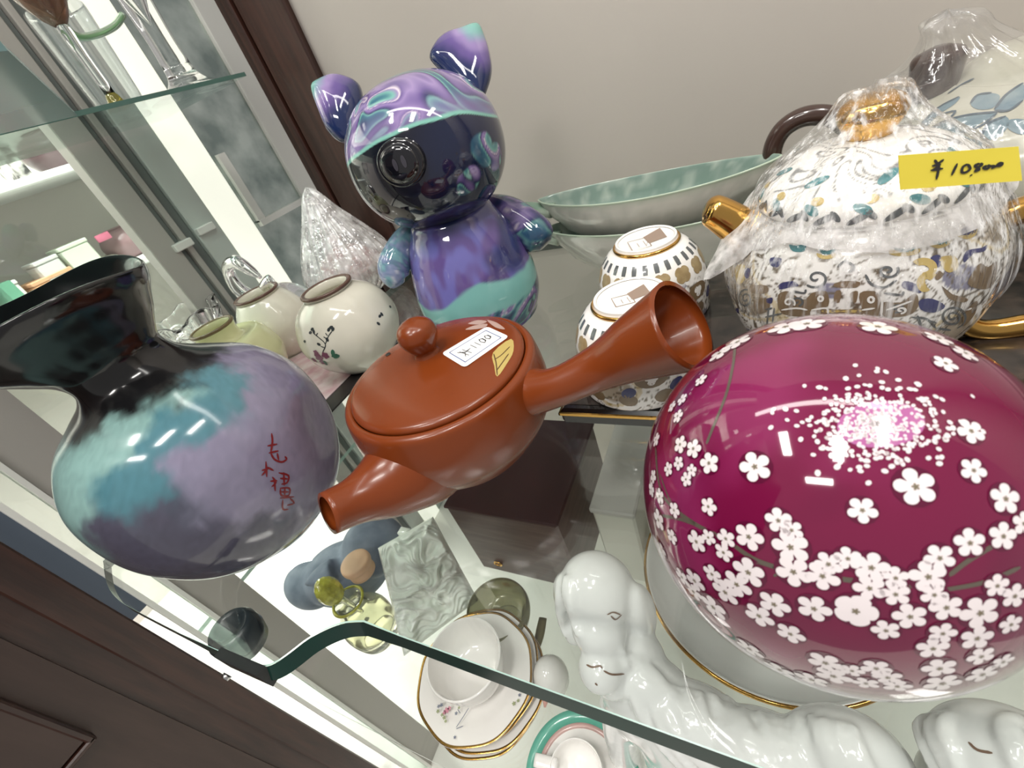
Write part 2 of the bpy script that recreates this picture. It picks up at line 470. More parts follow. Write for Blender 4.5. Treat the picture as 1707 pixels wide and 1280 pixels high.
# the neighbouring white cabinet seen through the left pane
tag(obj('wall_far_left', box(-1.3, -1.22, -.62, 1.0, -.56, .95), mat('grey_panel', S(214, 209, 203), .6), origin=(-1.25, .2, -.56), smooth=False), 'plain grey panel of the neighbouring cabinet on the left', 'wall', kind='structure')
tag(obj('wall_far_back', box(-1.22, -.645, .62, .66, -.56, .95), m_pale, origin=(-.9, .63, -.56), smooth=False), 'pale panel behind the strips at the left end', 'wall', kind='structure')
m_wshelf = mat('white_shelf_board', S(238, 240, 238), .4)
tag(obj('shelf_board', box(-1.22, -.985, .0, .60, .081, .093, .002), m_wshelf, origin=(-1.1, .3, .081), smooth=False), 'white shelf of the neighbouring cabinet crowded with small boxes', 'shelf', 'white shelves of the neighbouring cabinet')
tag(obj('shelf_board', box(-1.22, -.985, .0, .60, .243, .255, .002), m_wshelf, origin=(-1.1, .3, .243), smooth=False), 'higher white shelf of the neighbouring cabinet with a dark pot', 'shelf', 'white shelves of the neighbouring cabinet')

# ------------------------------------------------------------------ the glass shelves
shelf = thing('glass_shelf', 'clear green-edged glass shelf with wavy front that carries the teapots and vase', 'shelf', (0, .2, -.008))
A = lambda px, py: tuple(at(px, py, 0)[:2])
front = [A(600, 1048), A(572, 1050), A(545, 1059), A(515, 1075), A(485, 1098), A(462, 1114), A(440, 1123), A(418, 1121), A(392, 1108)]
tab = [A(300, 1058), A(225, 1019), A(196, 1001), A(180, 981), A(173, 958), A(171, 935)]
wave = [Vector((x, y, 0)) for x, y in front]
wave = smooth_pts(wave, 4)
tabp = smooth_pts([Vector((x, y, 0)) for x, y in tab], 4)
outline = [Vector((.60, .0408, 0)), Vector((-.135, .0403, 0))] + wave + tabp + [Vector((-.39, .10, 0)), Vector((-.395, .20, 0)), Vector((-.398, .458, 0)), Vector((.60, .458, 0))]
outline = [(p.x, p.y) for p in outline]
n_ = len(outline)
TH = .0075
def inset(o_, d):
    r = []
    for k in range(len(o_)):
        a = Vector((*o_[k - 1], 0)); c_ = Vector((*o_[(k + 1) % len(o_)], 0)); t_ = (c_ - a).normalized()
        q = d * (1.0 if o_[k][0] > -.205 else max(.15, 1 - (-.205 - o_[k][0]) / .02)) * (.62 if o_[k][0] > -.145 else 1.0)
        r.append((o_[k][0] + t_.y * q, o_[k][1] - t_.x * q))
    return r
area = sum(outline[k - 1][0] * outline[k][1] - outline[k][0] * outline[k - 1][1] for k in range(n_))
sg = -1 if area > 0 else 1
inn = inset(outline, sg * .0030); inn2 = inset(outline, sg * .0037)
obj('pane', ([Vector((x, y, 0)) for x, y in inn] + [Vector((x, y, -TH)) for x, y in outline], [tuple(range(n_)), tuple(range(n_, 2 * n_))[::-1]]), m_glass, shelf, smooth=False)
edge_f = [(k, (k + 1) % n_, n_ + (k + 1) % n_, n_ + k) for k in range(n_)]
obj('polished_edge', ([Vector((x, y, -.0001)) for x, y in inn] + [Vector((x, y, -TH)) for x, y in outline], edge_f), m_gedge, shelf, smooth='auto')
obj('bright_arris', ([Vector((x, y, .0001)) for x, y in inn] + [Vector((x, y, .0003)) for x, y in inn2], edge_f), m_gedge2, shelf, smooth='auto')
# black clip and rubber cup under the tab
ca, cb = at(360, 1092, .001), at(432, 1124, .001)
dv = (cb - ca).normalized(); nv = Vector((dv.y, -dv.x, 0))
cl = [ca + nv * .001, cb + nv * .001, cb - nv * .0035, ca - nv * .0035]
obj('corner_clip', hexa([(p.x, p.y, -.0105) for p in cl], [(p.x, p.y, .0016) for p in cl]), m_black, shelf, smooth=False)
sc_ = at(388, 1113, -.004) + nv * .003
obj('clip_screw', sweep([sc_, sc_ + nv * .002], [.0022, .0018], 12, 0), mat('steel', S(200, 200, 200), .25, metal=1), shelf)
rc = at(402, 1062, -.02)
m_smoke = mat('smoked_rubber', S(36, 44, 48), .25)
obj('rubber_cup', lathe([(.011, -.027), (.0128, -.02), (.0128, -.0125), (.0105, -.0085), (.0105, -.0085), (.007, -.0088), (.006, -.02), (.0002, -.021)], (rc.x, rc.y, 0), 32), m_smoke, shelf)

LZ = -.25
low = thing('glass_shelf', 'lower clear glass shelf under the wavy one, with cup, dog figurine and boxes', 'shelf', (0, .2, LZ - .006))
lo = [(.60, .024), (-.42, .024), (-.60, .030), (-.60, .458), (.60, .458)]
obj('pane', ([Vector((x, y, LZ)) for x, y in lo] + [Vector((x, y, LZ - .006)) for x, y in lo], [tuple(range(5)), tuple(range(5, 10))[::-1]]), m_glass, low, smooth=False)
obj('polished_edge', ([Vector((x, y, LZ)) for x, y in lo] + [Vector((x, y, LZ - .006)) for x, y in lo], [(k, (k + 1) % 5, 5 + (k + 1) % 5, 5 + k) for k in range(5)]), m_gedge2, low, smooth=False)

up = thing('glass_shelf', 'glass shelf in the upper left corner under the clear glassware', 'shelf', (-.53, .2, .238))
obj('pane', prism_z([(-.452, -.1), (-.452, .40), (-.615, .40), (-.615, -.1)], .2398, .2432), clear_mat('upper_glass', (.82, .92, .89, 1), gloss=.03), up, smooth=False)
obj('polished_edge', box(-.4521, -.4505, -.1, .40, .2398, .2432), mat('teal_glass_edge', S(70, 104, 96), .15), up, smooth=False)
tp = [(-.447, .233), (-.262, .130), (-.255, .03), (-.447, .03)]
obj('teal_tinted_end', prism_z(tp, .2398, .2432), mat('teal_glass', S(108, 140, 142), .2, spec=.6), up, smooth=False)

# ================================================================== ON THE WAVY GLASS SHELF
gold = mat('bright_gold', S(214, 168, 92), .16, metal=1.0)
gold_d = mat('painted_gold', S(176, 148, 86), .3, metal=.6)
porcelain = mat('white_porcelain', S(238, 236, 232), .12, coat=.4)
inkblack = mat('black_ink', S(40, 38, 36), .6)

# ---------------------------------------------------------------- magenta ball vase with white blossoms
PC = Vector((.0164, .1010, .0533)); PA, PB = .0496, .0533
pot = thing('ball_vase', 'glossy magenta ball-shaped glass vase covered with white painted blossoms', 'vase', (PC.x, PC.y, 0))
prof = [(.0005, .0006), (.012, .0004), (.016, .0)]
prof = [(.0002, .0015), (.012, .0015), (.0135, .0), (.0165, .0)] + [(PA * math.cos(t), PB + PB * math.sin(t)) for t in [(-70 + 160 * i / 70) * PI / 180 for i in range(71)]]
pm = lathe(prof, (PC.x, PC.y, 0), 110)
cols = []
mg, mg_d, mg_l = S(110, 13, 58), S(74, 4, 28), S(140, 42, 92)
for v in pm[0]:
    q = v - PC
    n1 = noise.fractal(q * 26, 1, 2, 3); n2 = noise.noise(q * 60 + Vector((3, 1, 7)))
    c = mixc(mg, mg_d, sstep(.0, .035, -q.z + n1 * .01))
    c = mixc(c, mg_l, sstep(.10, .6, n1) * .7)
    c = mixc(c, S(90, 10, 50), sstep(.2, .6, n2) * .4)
    cols.append(c)
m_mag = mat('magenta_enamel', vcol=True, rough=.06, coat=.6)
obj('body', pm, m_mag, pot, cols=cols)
pb = bvh(pm)
fl = [(1169,634,28),(1138,666,26),(1121,678,24),(1131,694,28),(1135,741,34),(1157,748,36),(1183,772,40),(1132,772,27),(1115,782,27),(1154,784,24),(1145,799,27),(1259,778,56),(1182,844,34),(1090,794,26),(1101,827,30),(1125,850,30),(1099,866,40),(1121,894,30),(1162,902,42),(1182,895,30),(1211,897,36),(1207,920,36),(1249,894,52),(1298,867,46),(1320,883,38),(1318,911,62),(1248,953,58),(1323,952,60),(1371,959,56),(1381,939,46),(1229,973,54),(1210,986,52),(1188,956,38),(1159,967,46),(1138,961,36),(1104,916,32),(1095,733,28),(1087,816,28),(1617,719,48),(1621,784,46),(1674,831,56),(1525,811,68),(1437,850,48),(1615,904,54),(1670,893,52),(1565,929,52),(1546,960,62),(1452,945,58),(1413,930,44),(1492,962,44),(1449,979,52),(1492,989,48),(1556,990,46),(1576,1011,56),(1632,1020,70),(1660,975,46),(1689,992,50),(1357,1013,56),(1516,1026,56),(1476,1049,46),(1570,1054,48),(1554,1079,54),(1627,1062,58),(1634,1092,50),(1565,1112,58),(1570,1137,64),(1636,1122,58),(1683,1039,44),(1670,1101,44),(1376,1103,58),(1389,1125,60),(1420,1116,40),(1460,1112,50),(1479,1127,48),(1443,1137,44),(1495,1142,48),(1353,1131,54),(1291,1006,54),(1266,1025,52),(1318,1055,48),(1190,1011,54),(1575,607,42),(1608,590,44),(1463,546,60),(1564,565,48),(1310,546,60),(1345,541,60),(1230,571,50),(1200,590,44),(1704,872,44),(1157,985,40),(1250,1080,50),(1300,1115,54),(1620,575,40)]
P1 = Paint(pb, .00022); P2 = Paint(pb, .00012); P3 = Paint(pb, .00034)
def blossom(h, dia, deep=.42):
    d = depth(h[0]) / F * dia / 2
    r0 = random.random() * 6
    P2.local(h[0], h[1], disc_shape(d * 1.1, d * 1.1), rings=3)
    P1.local(h[0], h[1], petal_shape(d, r0, deep=deep), rings=3)
    P3.local(h[0], h[1], petal_shape(d * .2, r0, deep=.4, m=20), rings=1)
for x, y, s in fl:
    h = hitpx(pb, x, y)
    if h: blossom(h, s * .9)
h = hitpx(pb, 1426, 1017); blossom(h, 62, .78)
# blossoms on the far side of the ball
for k in range(46):
    a = random.uniform(.25, 2.9); zz = random.uniform(.012, .07)
    d = Vector((math.cos(a), math.sin(a), 0)); hh = pb.ray_cast(Vector((PC.x, PC.y, zz)) + d * .1, -d)
    if hh[0] is not None: blossom((hh[0], hh[1]), random.uniform(30, 46))
# dense white spray near the top, lilac in the middle
SP = Paint(pb, .0002); SL = Paint(pb, .00012)
cx0, cy0 = 1462, 706
for k in range(760):
    a = random.random() * 2 * PI; rr = min(abs(random.gauss(0, .47)), 1.18)
    x, y = cx0 + 150 * rr * math.cos(a), cy0 + 84 * rr * math.sin(a)
    h = hitpx(pb, x, y)
    if h:
        d = depth(h[0]) / F * (2.0 + 3.4 * min(rr, 1) * random.uniform(.5, 1.1))
        SP.local(h[0], h[1], disc_shape(d, d * .8, random.random() * 3, 9), rings=1)
h = hitpx(pb, 1468, 706); d = depth(h[0]) / F
SL.local(h[0], h[1], disc_shape(d * 62, d * 40, .1, 30), rings=4)
m_blo = mat('white_enamel', S(236, 226, 228), .12, coat=.5)
m_halo = mat('dark_plum_enamel', S(88, 10, 48), .1, coat=.5)
obj('blossom_halo', P2.mesh(), m_halo, pot)['kind'] = 'stuff'; obj('blossom_print', P1.mesh(), m_blo, pot)['kind'] = 'stuff'
obj('blossom_heart', P3.mesh(), mat('olive_heart', S(120, 110, 90), .3), pot)['kind'] = 'stuff'
obj('lilac_spray', SL.mesh(), mat('lilac_enamel', S(176, 100, 154), .1, coat=.5), pot); obj('white_spray', SP.mesh(), m_blo, pot)['kind'] = 'stuff'
BR = Paint(pb, .0001)
for path, wd in (([(1093,745),(1098,800),(1112,835),(1150,868),(1210,900),(1265,935),(1340,955),(1430,968),(1520,975),(1580,960)], .0011), ([(1095,858),(1130,864),(1160,874)], .0009), ([(1226,572),(1222,610),(1210,660),(1188,715),(1178,740)], .0008), ([(1580,960),(1620,930),(1690,890)], .0009), ([(1560,985),(1640,970),(1700,945)], .0009), ([(1100,790),(1125,845),(1180,885)], .0006), ([(1240,930),(1300,950),(1290,960)], .0006)):
    BR.stroke(path, wd)
obj('branch_print', BR.mesh(), mat('grey_green_enamel', S(92, 84, 74), .2, coat=.4), pot)

# ---------------------------------------------------------------- red-brown side-handled teapot
KX, KY = -.1530, .1540
clay = mat('red_brown_clay', S(121, 55, 20), .25, noise_amt=.25, noise_scale=30, color2=S(106, 45, 17), bump=.02, bump_scale=300, coat=.08, spec=.42)
clay_in = mat('red_brown_clay_inside', S(126, 56, 32), .4)
ky = thing('side_handled_teapot', 'red-brown clay teapot with hollow side handle and short spout', 'teapot', (KX, KY, 0))
kb = lathe([(.0005, .001), (.030, .001), (.033, 0), (.036, .002), (.045, .012), (.0535, .024), (.0565, .036), (.0565, .045), (.0555, .053), (.0545, .0575), (.0525, .0592), (.0505, .0592), (.0498, .0575), (.0498, .05), (.049, .04), (.03, .012), (.0005, .010)], (KX, KY, 0), 96, 4)
obj('body', kb, clay, ky)
kl = lathe([(.0485, .0555), (.0497, .0592), (.0490, .0612), (.046, .0626), (.035, .0644), (.018, .0656), (.0004, .0660)], (KX, KY, 0), 96, 4)
lid = obj('lid', kl, clay, ky)
kt = at(712, 590, .0655)
obj('knob', lathe([(.0085, -.0015), (.0070, .001), (.0064, .003), (.0085, .0062), (.0108, .0110), (.0109, .0145), (.0092, .0185), (.005, .0212), (.0003, .0218)], (kt.x, kt.y, .0655), 48, 4), clay, lid)
hp = at(647, 591, .0640)
obj('steam_hole', lathe([(.0016, .0), (.0016, .0004), (.0002, .0004)], (hp.x, hp.y, .0640), 16), inkblack, lid)
# spout
sr = Vector((KX - .004, KY - .040, .030)); st = at(546, 856, .042)
s1 = sr.lerp(st, .38) + Vector((0, 0, -.003)); s2 = sr.lerp(st, .72) + Vector((0, 0, -.002))
spo = sweep([sr + Vector((.0, .012, 0)), sr, s1, s2, st], [.027, .0265, .019, .0118, .0102], 36, 7, caps=False)
spi = sweep([s1, s2, st], [.013, .009, .0083], 36, 6, caps=False)
V, Fc = join(spo, spi); na = len(spo[0]); 
nb = len(V)
Fc += [(na - 36 + k, na - 36 + (k + 1) % 36, nb - 36 + (k + 1) % 36, nb - 36 + k) for k in range(36)] + [tuple(na + k for k in range(36))]
spout = obj('spout', (V, Fc), clay, ky)
# handle
e = at(1141, 541, .072)
r0 = Vector((KX + .046, KY - .000, .043)); r1 = at(925, 646, .049); r2 = at(1000, 612, .056)
ho = sweep([r0, r1, r2, r2.lerp(e, .5) + Vector((0, 0, .0005)), e], [.0140, .0098, .0110, .0155, .0200], 40, 7, caps=False)
hi = sweep([r2, r2.lerp(e, .5), e], [.008, .0135, .0182], 40, 6, caps=False)
V, Fc = join(ho, hi); na = len(ho[0])
hT = (e - r2).normalized(); far = (e - CAM); far = (far - hT * far.dot(hT)).normalized()
V = [v + hT * (max(0, min(1.1, (v - r2).dot(hT) / (e - r2).length)) ** 2) * .30 * ((v - r2.lerp(e, max(0, (v - r2).dot(hT) / (e - r2).length))).dot(far)) for v in V]
nb = len(V)
Fc += [(na - 40 + k, na - 40 + (k + 1) % 40, nb - 40 + (k + 1) % 40, nb - 40 + k) for k in range(40)] + [tuple(na + k for k in range(40))]
obj('handle', (V, Fc), clay, ky)
# painted leaf and flower on the lid, paper price label
lb = bvh(kl)
L1 = Paint(lb, .00015); L1.poly([(822, 588), (852, 565), (856, 585), (846, 605), (829, 628), (824, 610)], 3)
obj('leaf_print', L1.mesh(), mat('ochre_enamel', S(186, 164, 96), .35), lid)
L2 = Paint(lb, .00022)
for q in ([(824, 600), (836, 592), (850, 578)], [(828, 618), (838, 604), (848, 590)], [(823, 590), (827, 605), (829, 626)]): L2.stroke(q, .0006)
obj('leaf_veins', L2.mesh(), mat('brown_line', S(90, 66, 36), .5), lid)
L3 = Paint(lb, .00015)
for q in ([(776, 550), (790, 543), (812, 540), (806, 547)], [(780, 540), (796, 534), (812, 536), (800, 541)], [(812, 534), (828, 538), (842, 549), (826, 546)], [(808, 530), (822, 528), (836, 536), (820, 538)]): L3.poly(q, 3)
obj('flower_print', L3.mesh(), mat('pale_grey_enamel', S(178, 150, 140), .35), lid)
SK = Paint(lb, .0005)
corners = [(736, 590), (812, 545), (849, 562), (775, 614)]
def quadpt(u, v):
    a = Vector((*corners[0], 0)); b_ = Vector((*corners[1], 0)); c_ = Vector((*corners[2], 0)); d_ = Vector((*corners[3], 0))
    return a.lerp(b_, u).lerp(d_.lerp(c_, u), v)
rp = []
for (u0, v0, a0) in ((.93, .87, 0), (.07, .87, 90), (.07, .13, 180), (.93, .13, 270)):
    for k in range(5):
        a = math.radians(a0 + 90 * k / 4); p = quadpt(u0 + .07 * math.cos(a), v0 + .13 * math.sin(a)); rp.append((p.x, p.y))
SK.poly(rp, 0, 4)
stk = obj('price_label', SK.mesh(), mat('white_paper', S(240, 240, 240), .6), lid, smooth=False)
stk['label'] = 'white paper price label with blue border'
SB = Paint(lb, .0007)
def qs(uv, wd, P): P.stroke([(quadpt(u, v).x, quadpt(u, v).y) for u, v in uv], wd, 1)
for q in ([(.10, .16), (.90, .16)], [(.90, .16), (.90, .84)], [(.90, .84), (.10, .84)], [(.10, .84), (.10, .16)]): qs(q, .0009, SB)
obj('label_border', SB.mesh(), mat('blue_ink', S(50, 78, 140), .6), ky)
ST = Paint(lb, .0008)
for q in ([(.18, .34), (.27, .50), (.36, .50)], [(.20, .66), (.27, .50)], [(.22, .36), (.26, .70)], [(.29, .34), (.33, .68)], [(.27, .50), (.40, .48)],
          [(.46, .36), (.47, .62)], [(.55, .36), (.56, .62)], [(.62, .48), (.65, .36), (.70, .40), (.70, .56), (.65, .62), (.62, .48)], [(.74, .48), (.77, .36), (.82, .40), (.82, .54), (.77, .60), (.74, .48)]): qs(q, .00065, ST)
obj('label_price', ST.mesh(), inkblack, ky)

# ---------------------------------------------------------------- dark-necked vase with the flared lip
VX, VY = -.2613, .0804
va = thing('flared_vase', 'round lavender glazed vase with black flared neck and red characters', 'vase', (VX, VY, 0))
cdir = math.atan2(-VY, -VX)
def vshape(r, z, a):
    k = sstep(.120, .146, z)
    rel = a - cdir                                   # 0 faces the camera, +90 degrees is the viewer's right; the lip is wavy
    return r * (1 + .04 * k * math.cos(2 * rel)), z + k * (.0035 - .0015 * math.sin(rel) - .0012 * math.cos(rel) + .0022 * math.cos(3 * rel - .6))
vp = [(.0005, .0015), (.026, .0015), (.029, 0), (.034, .003), (.050, .018), (.0605, .040), (.0632, .060), (.0605, .080), (.050, .0975), (.036, .108), (.0265, .1145), (.0222, .1200), (.0230, .1250), (.0290, .1300), (.038, .1365), (.0455, .1440), (.0480, .1490), (.0472, .1505), (.0448, .1490), (.036, .1390), (.027, .1310), (.019, .1240), (.017, .117), (.02, .108), (.0005, .10)]
vp = [(r, z if z < .120 else .120 + (z - .120) * 1.2) for r, z in vp]
vm = lathe(vp, (VX, VY, 0), 160, 8, vshape)
# shallow dent on the right shoulder
dent = Vector((VX, VY, .055)) + (at(545, 690, .06) - Vector((VX, VY, .06))).normalized() * .062
V2 = []
for v in vm[0]:
    d = (v - dent).length
    if d < .03: v = v - Vector((v.x - VX, v.y - VY, 0)).normalized() * .0045 * (1 - sstep(0, .03, d))
    V2.append(v + Vector((-.92, -.39, 0)) * (.0165 * sstep(.112, .148, v.z) if v.z > .112 else 0))
vm = (V2, vm[1])
vb = bvh(vm)
ctrl = []
def cp(px, py, c, wgt=1.0):
    h = hitpx(vb, px, py)
    if h: ctrl.append((h[0], c, wgt))
BLK, TEAL, LTEAL, PUR, GREYB, SHADE_PUR = S(20, 20, 22), S(78, 124, 136), S(136, 172, 168), S(134, 129, 152), S(62, 62, 60), S(80, 78, 94)
for px, py in ((200, 500), (300, 560), (120, 560), (200, 560), (260, 590), (180, 620), (330, 590), (230, 610)): cp(px, py, BLK)
for px, py in ((140, 660), (210, 660), (160, 690), (270, 640)): cp(px, py, GREYB, .8)
for px, py in ((345, 640), (385, 652), (260, 745), (320, 690), (190, 800), (235, 810), (290, 715), (220, 830)): cp(px, py, TEAL)
for px, py in ((180, 745), (215, 725), (140, 780), (110, 820), (125, 850), (300, 665)): cp(px, py, LTEAL)
for px, py in ((430, 600), (480, 640), (440, 680), (350, 740), (400, 760), (480, 740), (520, 700), (420, 820), (330, 790), (535, 770), (480, 800)): cp(px, py, PUR)
for px, py in ((190, 880), (260, 860), (230, 920), (330, 900), (300, 930), (420, 890)): cp(px, py, SHADE_PUR, .9)  # dark reflection and shade low on the belly, put into the glaze colour
cols = []
for v in vm[0]:
    z = v.z
    wq = v + nvec(v * 50) * .008 + nvec(v * 150) * .0045 + nvec(v * 420) * .0020
    acc = [0, 0, 0, 0]; W = 0
    for p, c, g in ctrl:
        k = g / ((p - wq).length_squared + 1e-6) ** 3.0
        W += k
        for i in range(4): acc[i] += c[i] * k
    c = tuple(x / W for x in acc)
    kk = sstep(.107, .117, wq.z); c = mixc(c, BLK, kk)
    back_ = sstep(.01, .04, -(v - Vector((VX, VY, z))).dot(Vector((math.cos(cdir), math.sin(cdir), 0))))
    if back_ > 0 and kk < .99: c = mixc(c, mixc(mixc(PUR, TEAL, sstep(.08, .1, wq.z)), BLK, sstep(.10, .118, wq.z)), back_)
    g = 1 + .16 * noise.noise(v * 900)
    cols.append((c[0] * g, c[1] * g, c[2] * g, 1))
obj('body', vm, mat('flambe_glaze', vcol=True, rough=.13, coat=.15), va, cols=cols)
RD = Paint(vb, .0002)
def vpx(x, y): return (x / 2.1333, 380 + y / 2.1333)
for q in ([(965, 730), (968, 760), (962, 800)], [(950, 775), (985, 768)], [(955, 800), (990, 792)], [(962, 800), (975, 822), (1000, 832), (1018, 822), (1012, 812)], [(985, 800), (990, 825)],
          [(930, 862), (955, 855)], [(945, 830), (948, 885)], [(930, 880), (950, 858)], [(950, 850), (972, 862)],
          [(968, 885), (980, 905), (965, 920)], [(960, 900), (985, 898)], [(975, 900), (978, 935)], [(990, 870), (1025, 880), (1020, 905), (1000, 910)], [(995, 890), (1025, 892)], [(1008, 868), (1010, 915)],
          [(995, 925), (1028, 925), (1026, 950), (1000, 950), (996, 926)], [(998, 938), (1026, 938)], [(1012, 925), (1012, 950)], [(995, 960), (1045, 955)], [(1005, 965), (1005, 998), (1025, 1000)], [(1030, 960), (1045, 978), (1020, 985)]):
    RD.stroke([vpx(*p) for p in q], .0009, 3)
obj('red_characters', RD.mesh(), mat('red_ink', S(122, 34, 40), .3), va)

# ---------------------------------------------------------------- marbled pig figurine
pig = thing('pig_figurine', 'marbled purple, mint and navy pig figurine with black face', 'figurine', (-.212, .303, 0))
HC = Vector((-.2125, .3035, .1405)); HR = (.0572, .0535, .0500)
NAVY, PURP, LAV, MINT, DARK, CREAM, TEALB = S(28, 42, 84), S(102, 84, 142), S(150, 130, 178), S(118, 176, 166), S(18, 18, 30), S(226, 214, 222), S(60, 110, 130)
m_marb = mat('marbled_glaze', vcol=True, rough=.07, coat=.6)
def marble(p, k=1.0, seed=0.0, bias=0.0):
    o = Vector((seed, seed * 1.7, -seed))
    a = nvec(p * 24 * k + o); b_ = nvec(p * 48 * k + a * 2.6 + o)
    v = noise.noise(p * 20 * k + a * 1.5 + b_ * .9 + o) * 1.5 + bias
    r = [(-.75, NAVY), (-.42, TEALB), (-.3, MINT), (-.22, NAVY), (-.08, PURP), (.12, LAV), (.26, PURP), (.32, CREAM), (.36, LAV), (.5, MINT), (.62, TEALB), (.8, NAVY)]
    if v <= r[0][0]: return r[0][1]
    for i in range(len(r) - 1):
        if v <= r[i + 1][0]: return mixc(r[i][1], r[i + 1][1], (v - r[i][0]) / (r[i + 1][0] - r[i][0]))
    return r[-1][1]
hm = ellipsoid(HC, HR, 340, 230, power=.93)
hb = bvh(hm)
a_, b2, c2 = hitpx(hb, 600, 258)[0], hitpx(hb, 690, 214)[0], hitpx(hb, 822, 196)[0]
cn = (b2 - a_).cross(c2 - a_).normalized()
if cn.z < 0: cn = -cn
spots = [(hitpx(hb, 782, 303)[0], .0095), (hitpx(hb, 806, 248)[0], .0115), (hitpx(hb, 828, 262)[0], .009)]
cols = []
for v in hm[0]:
    q = v + nvec(v * 40) * .0018
    d = (q - a_).dot(cn)
    if d > 0:
        c = marble(v, .6, 3.3, .08)
        c = mixc(c, LAV, .55 * (1 - sstep(.004, .022, d)))
        c = mixc(S(130, 190, 176), c, sstep(.0016, .0034, d))
        c = mixc(DARK, c, sstep(.0, .0007, d))
    else:
        c = DARK if v.z > 0 else DARK
        c = mixc(c, NAVY, .5 * sstep(.02, .05, (v - HC).dot(Vector((.8, -.3, -.3)))))
        for sp, rr in spots:
            dd = (q + nvec(v * 90) * .004 - sp).length
            if dd < rr: c = mixc(c, marble(v, .9, 9.1, .2), 1 - sstep(rr * .8, rr, dd))
    cols.append(c)
head = obj('head', hm, m_marb, pig, cols=cols)
# snout with two nostrils, black
m_bg = mat('black_glaze', S(17, 17, 24), .07, coat=.6)
sn, snn = hitpx(hb, 668, 272)
def along(c, n, prof, seg=36, squ=1.0):
    n = n.normalized(); u = Vector((0, 0, 1)).cross(n).normalized(); w_ = n.cross(u)
    V, Fc = lathe(prof, (0, 0, 0), seg, 4)
    return [c + u * v.x + w_ * v.y * squ + n * v.z for v in V], Fc
snm = along(sn, snn, [(.0170, -.006), (.0162, .0005), (.0148, .0020), (.0132, .0022), (.0110, .0042), (.0070, .0054), (.0002, .0058)], 44, .86)
snout = obj('snout', snm, m_bg, pig)
sb_ = bvh(snm)
NS = Paint(sb_, .0003)
for q in ((659, 275), (673, 269)):
    h = hitpx(sb_, *q)
    if h: NS.local(h[0], h[1], disc_shape(.0016, .0036, .3, 14), rings=1)
obj('nostril', NS.mesh(), mat('nostril_grey', S(64, 62, 70), .2), snout)  # nostrils drawn in a lighter grey than the snout
h = hitpx(hb, 618, 318); obj('cheek_dimple', along(h[0], h[1], [(.0042, -.001), (.0036, .0006), (.0002, .0012)], 24), m_bg, pig)
def ear(outl, dpt, tipi, front, back_, cup):
    P = [atd(x, y, dpt) for x, y in outl]
    m_ = puff(P, front, back_, 16, cup)
    tip = P[tipi]; base = sum(P, Vector()) / len(P)
    L = max((p - tip).length for p in P)
    cs = []
    for v in m_[0]:
        t = (v - tip).length / L + noise.noise(v * 60) * .09 + noise.noise(v * 200) * .03
        c = mixc(MINT, LAV, sstep(.16, .36, t)); c = mixc(c, PURP, sstep(.34, .5, t)); c = mixc(c, NAVY, sstep(.48, .72, t)); cs.append(c)
    obj('ear', m_, m_marb, pig, cols=cs)
dh = depth(HC)
ear([(716, 96), (724, 74), (742, 57), (768, 48), (797, 40), (809, 62), (817, 90), (820, 118), (814, 145), (802, 168), (782, 166), (755, 140), (735, 118)], dh - .004, 4, .010, .012, .002)
ear([(519, 147), (534, 133), (556, 125), (580, 129), (600, 142), (606, 175), (598, 210), (588, 238), (566, 236), (546, 218), (532, 188)], dh + .006, 0, .011, .012, .0)
# body
BCx, BCy = -.2125, .3030
bm = lathe([(.0005, .001), (.040, .001), (.046, .006), (.0515, .020), (.0525, .036), (.050, .052), (.0465, .066), (.0425, .078), (.036, .090), (.028, .100), (.0005, .104)], (BCx, BCy, 0), 180, 12)
cols = []
for v in bm[0]:
    q = v + nvec(v * 35) * .006 + nvec(v * 90) * .0025
    z = q.z
    c = marble(v, .9, 5.0, -.35)
    up_ = mixc(mixc(PURP, S(112, 108, 176), sstep(-.3, .3, noise.noise(Vector((v.x * 130, v.y * 130, v.z * 50))))), NAVY, sstep(.0, .45, noise.noise(v * 32 + Vector((4, 4, 4)))) * .8 + sstep(.078, .092, z) * .5)
    mid_ = S(126, 182, 178)
    lo_ = marble(v, .75, 8.0, -.25)
    c = mixc(lo_, mid_, sstep(.026, .029, z)); c = mixc(c, up_, sstep(.046, .050, z + .010 * noise.noise(v * 20 + Vector((9, 0, 0)))))
    cols.append(c)
obj('body', bm, m_marb, pig, cols=cols)
def limb(name, path, radii, seed, tint=None):
    m_ = sweep(path, radii, 32, 10)
    obj(name, m_, m_marb, pig, cols=[mixc(marble(v, .8, seed, .05), tint, .45) if tint else marble(v, .8, seed) for v in m_[0]])
db = depth((BCx, BCy, .06))
limb('arm', [atd(800, 352, db), atd(845, 362, db - .004), atd(880, 380, db - .008), atd(900, 398, db - .010), atd(909, 408, db - .010)], [.014, .0165, .0150, .0138, .0065], 2.2, NAVY)
limb('arm', [atd(705, 385, db), atd(682, 398, db - .004), atd(664, 425, db - .008), atd(657, 448, db - .008), atd(662, 466, db - .006), atd(668, 474, db - .004)], [.009, .0115, .0125, .0132, .0105, .004], 6.1, S(140, 180, 200))
for sx_ in (-.022, .024):
    m_ = ellipsoid((BCx + sx_, BCy - .036, .011), (.017, .020, .011), 40, 24)
    obj('foot', m_, m_marb, pig, cols=[marble(v, 1.3, 1.0, -.4) for v in m_[0]])

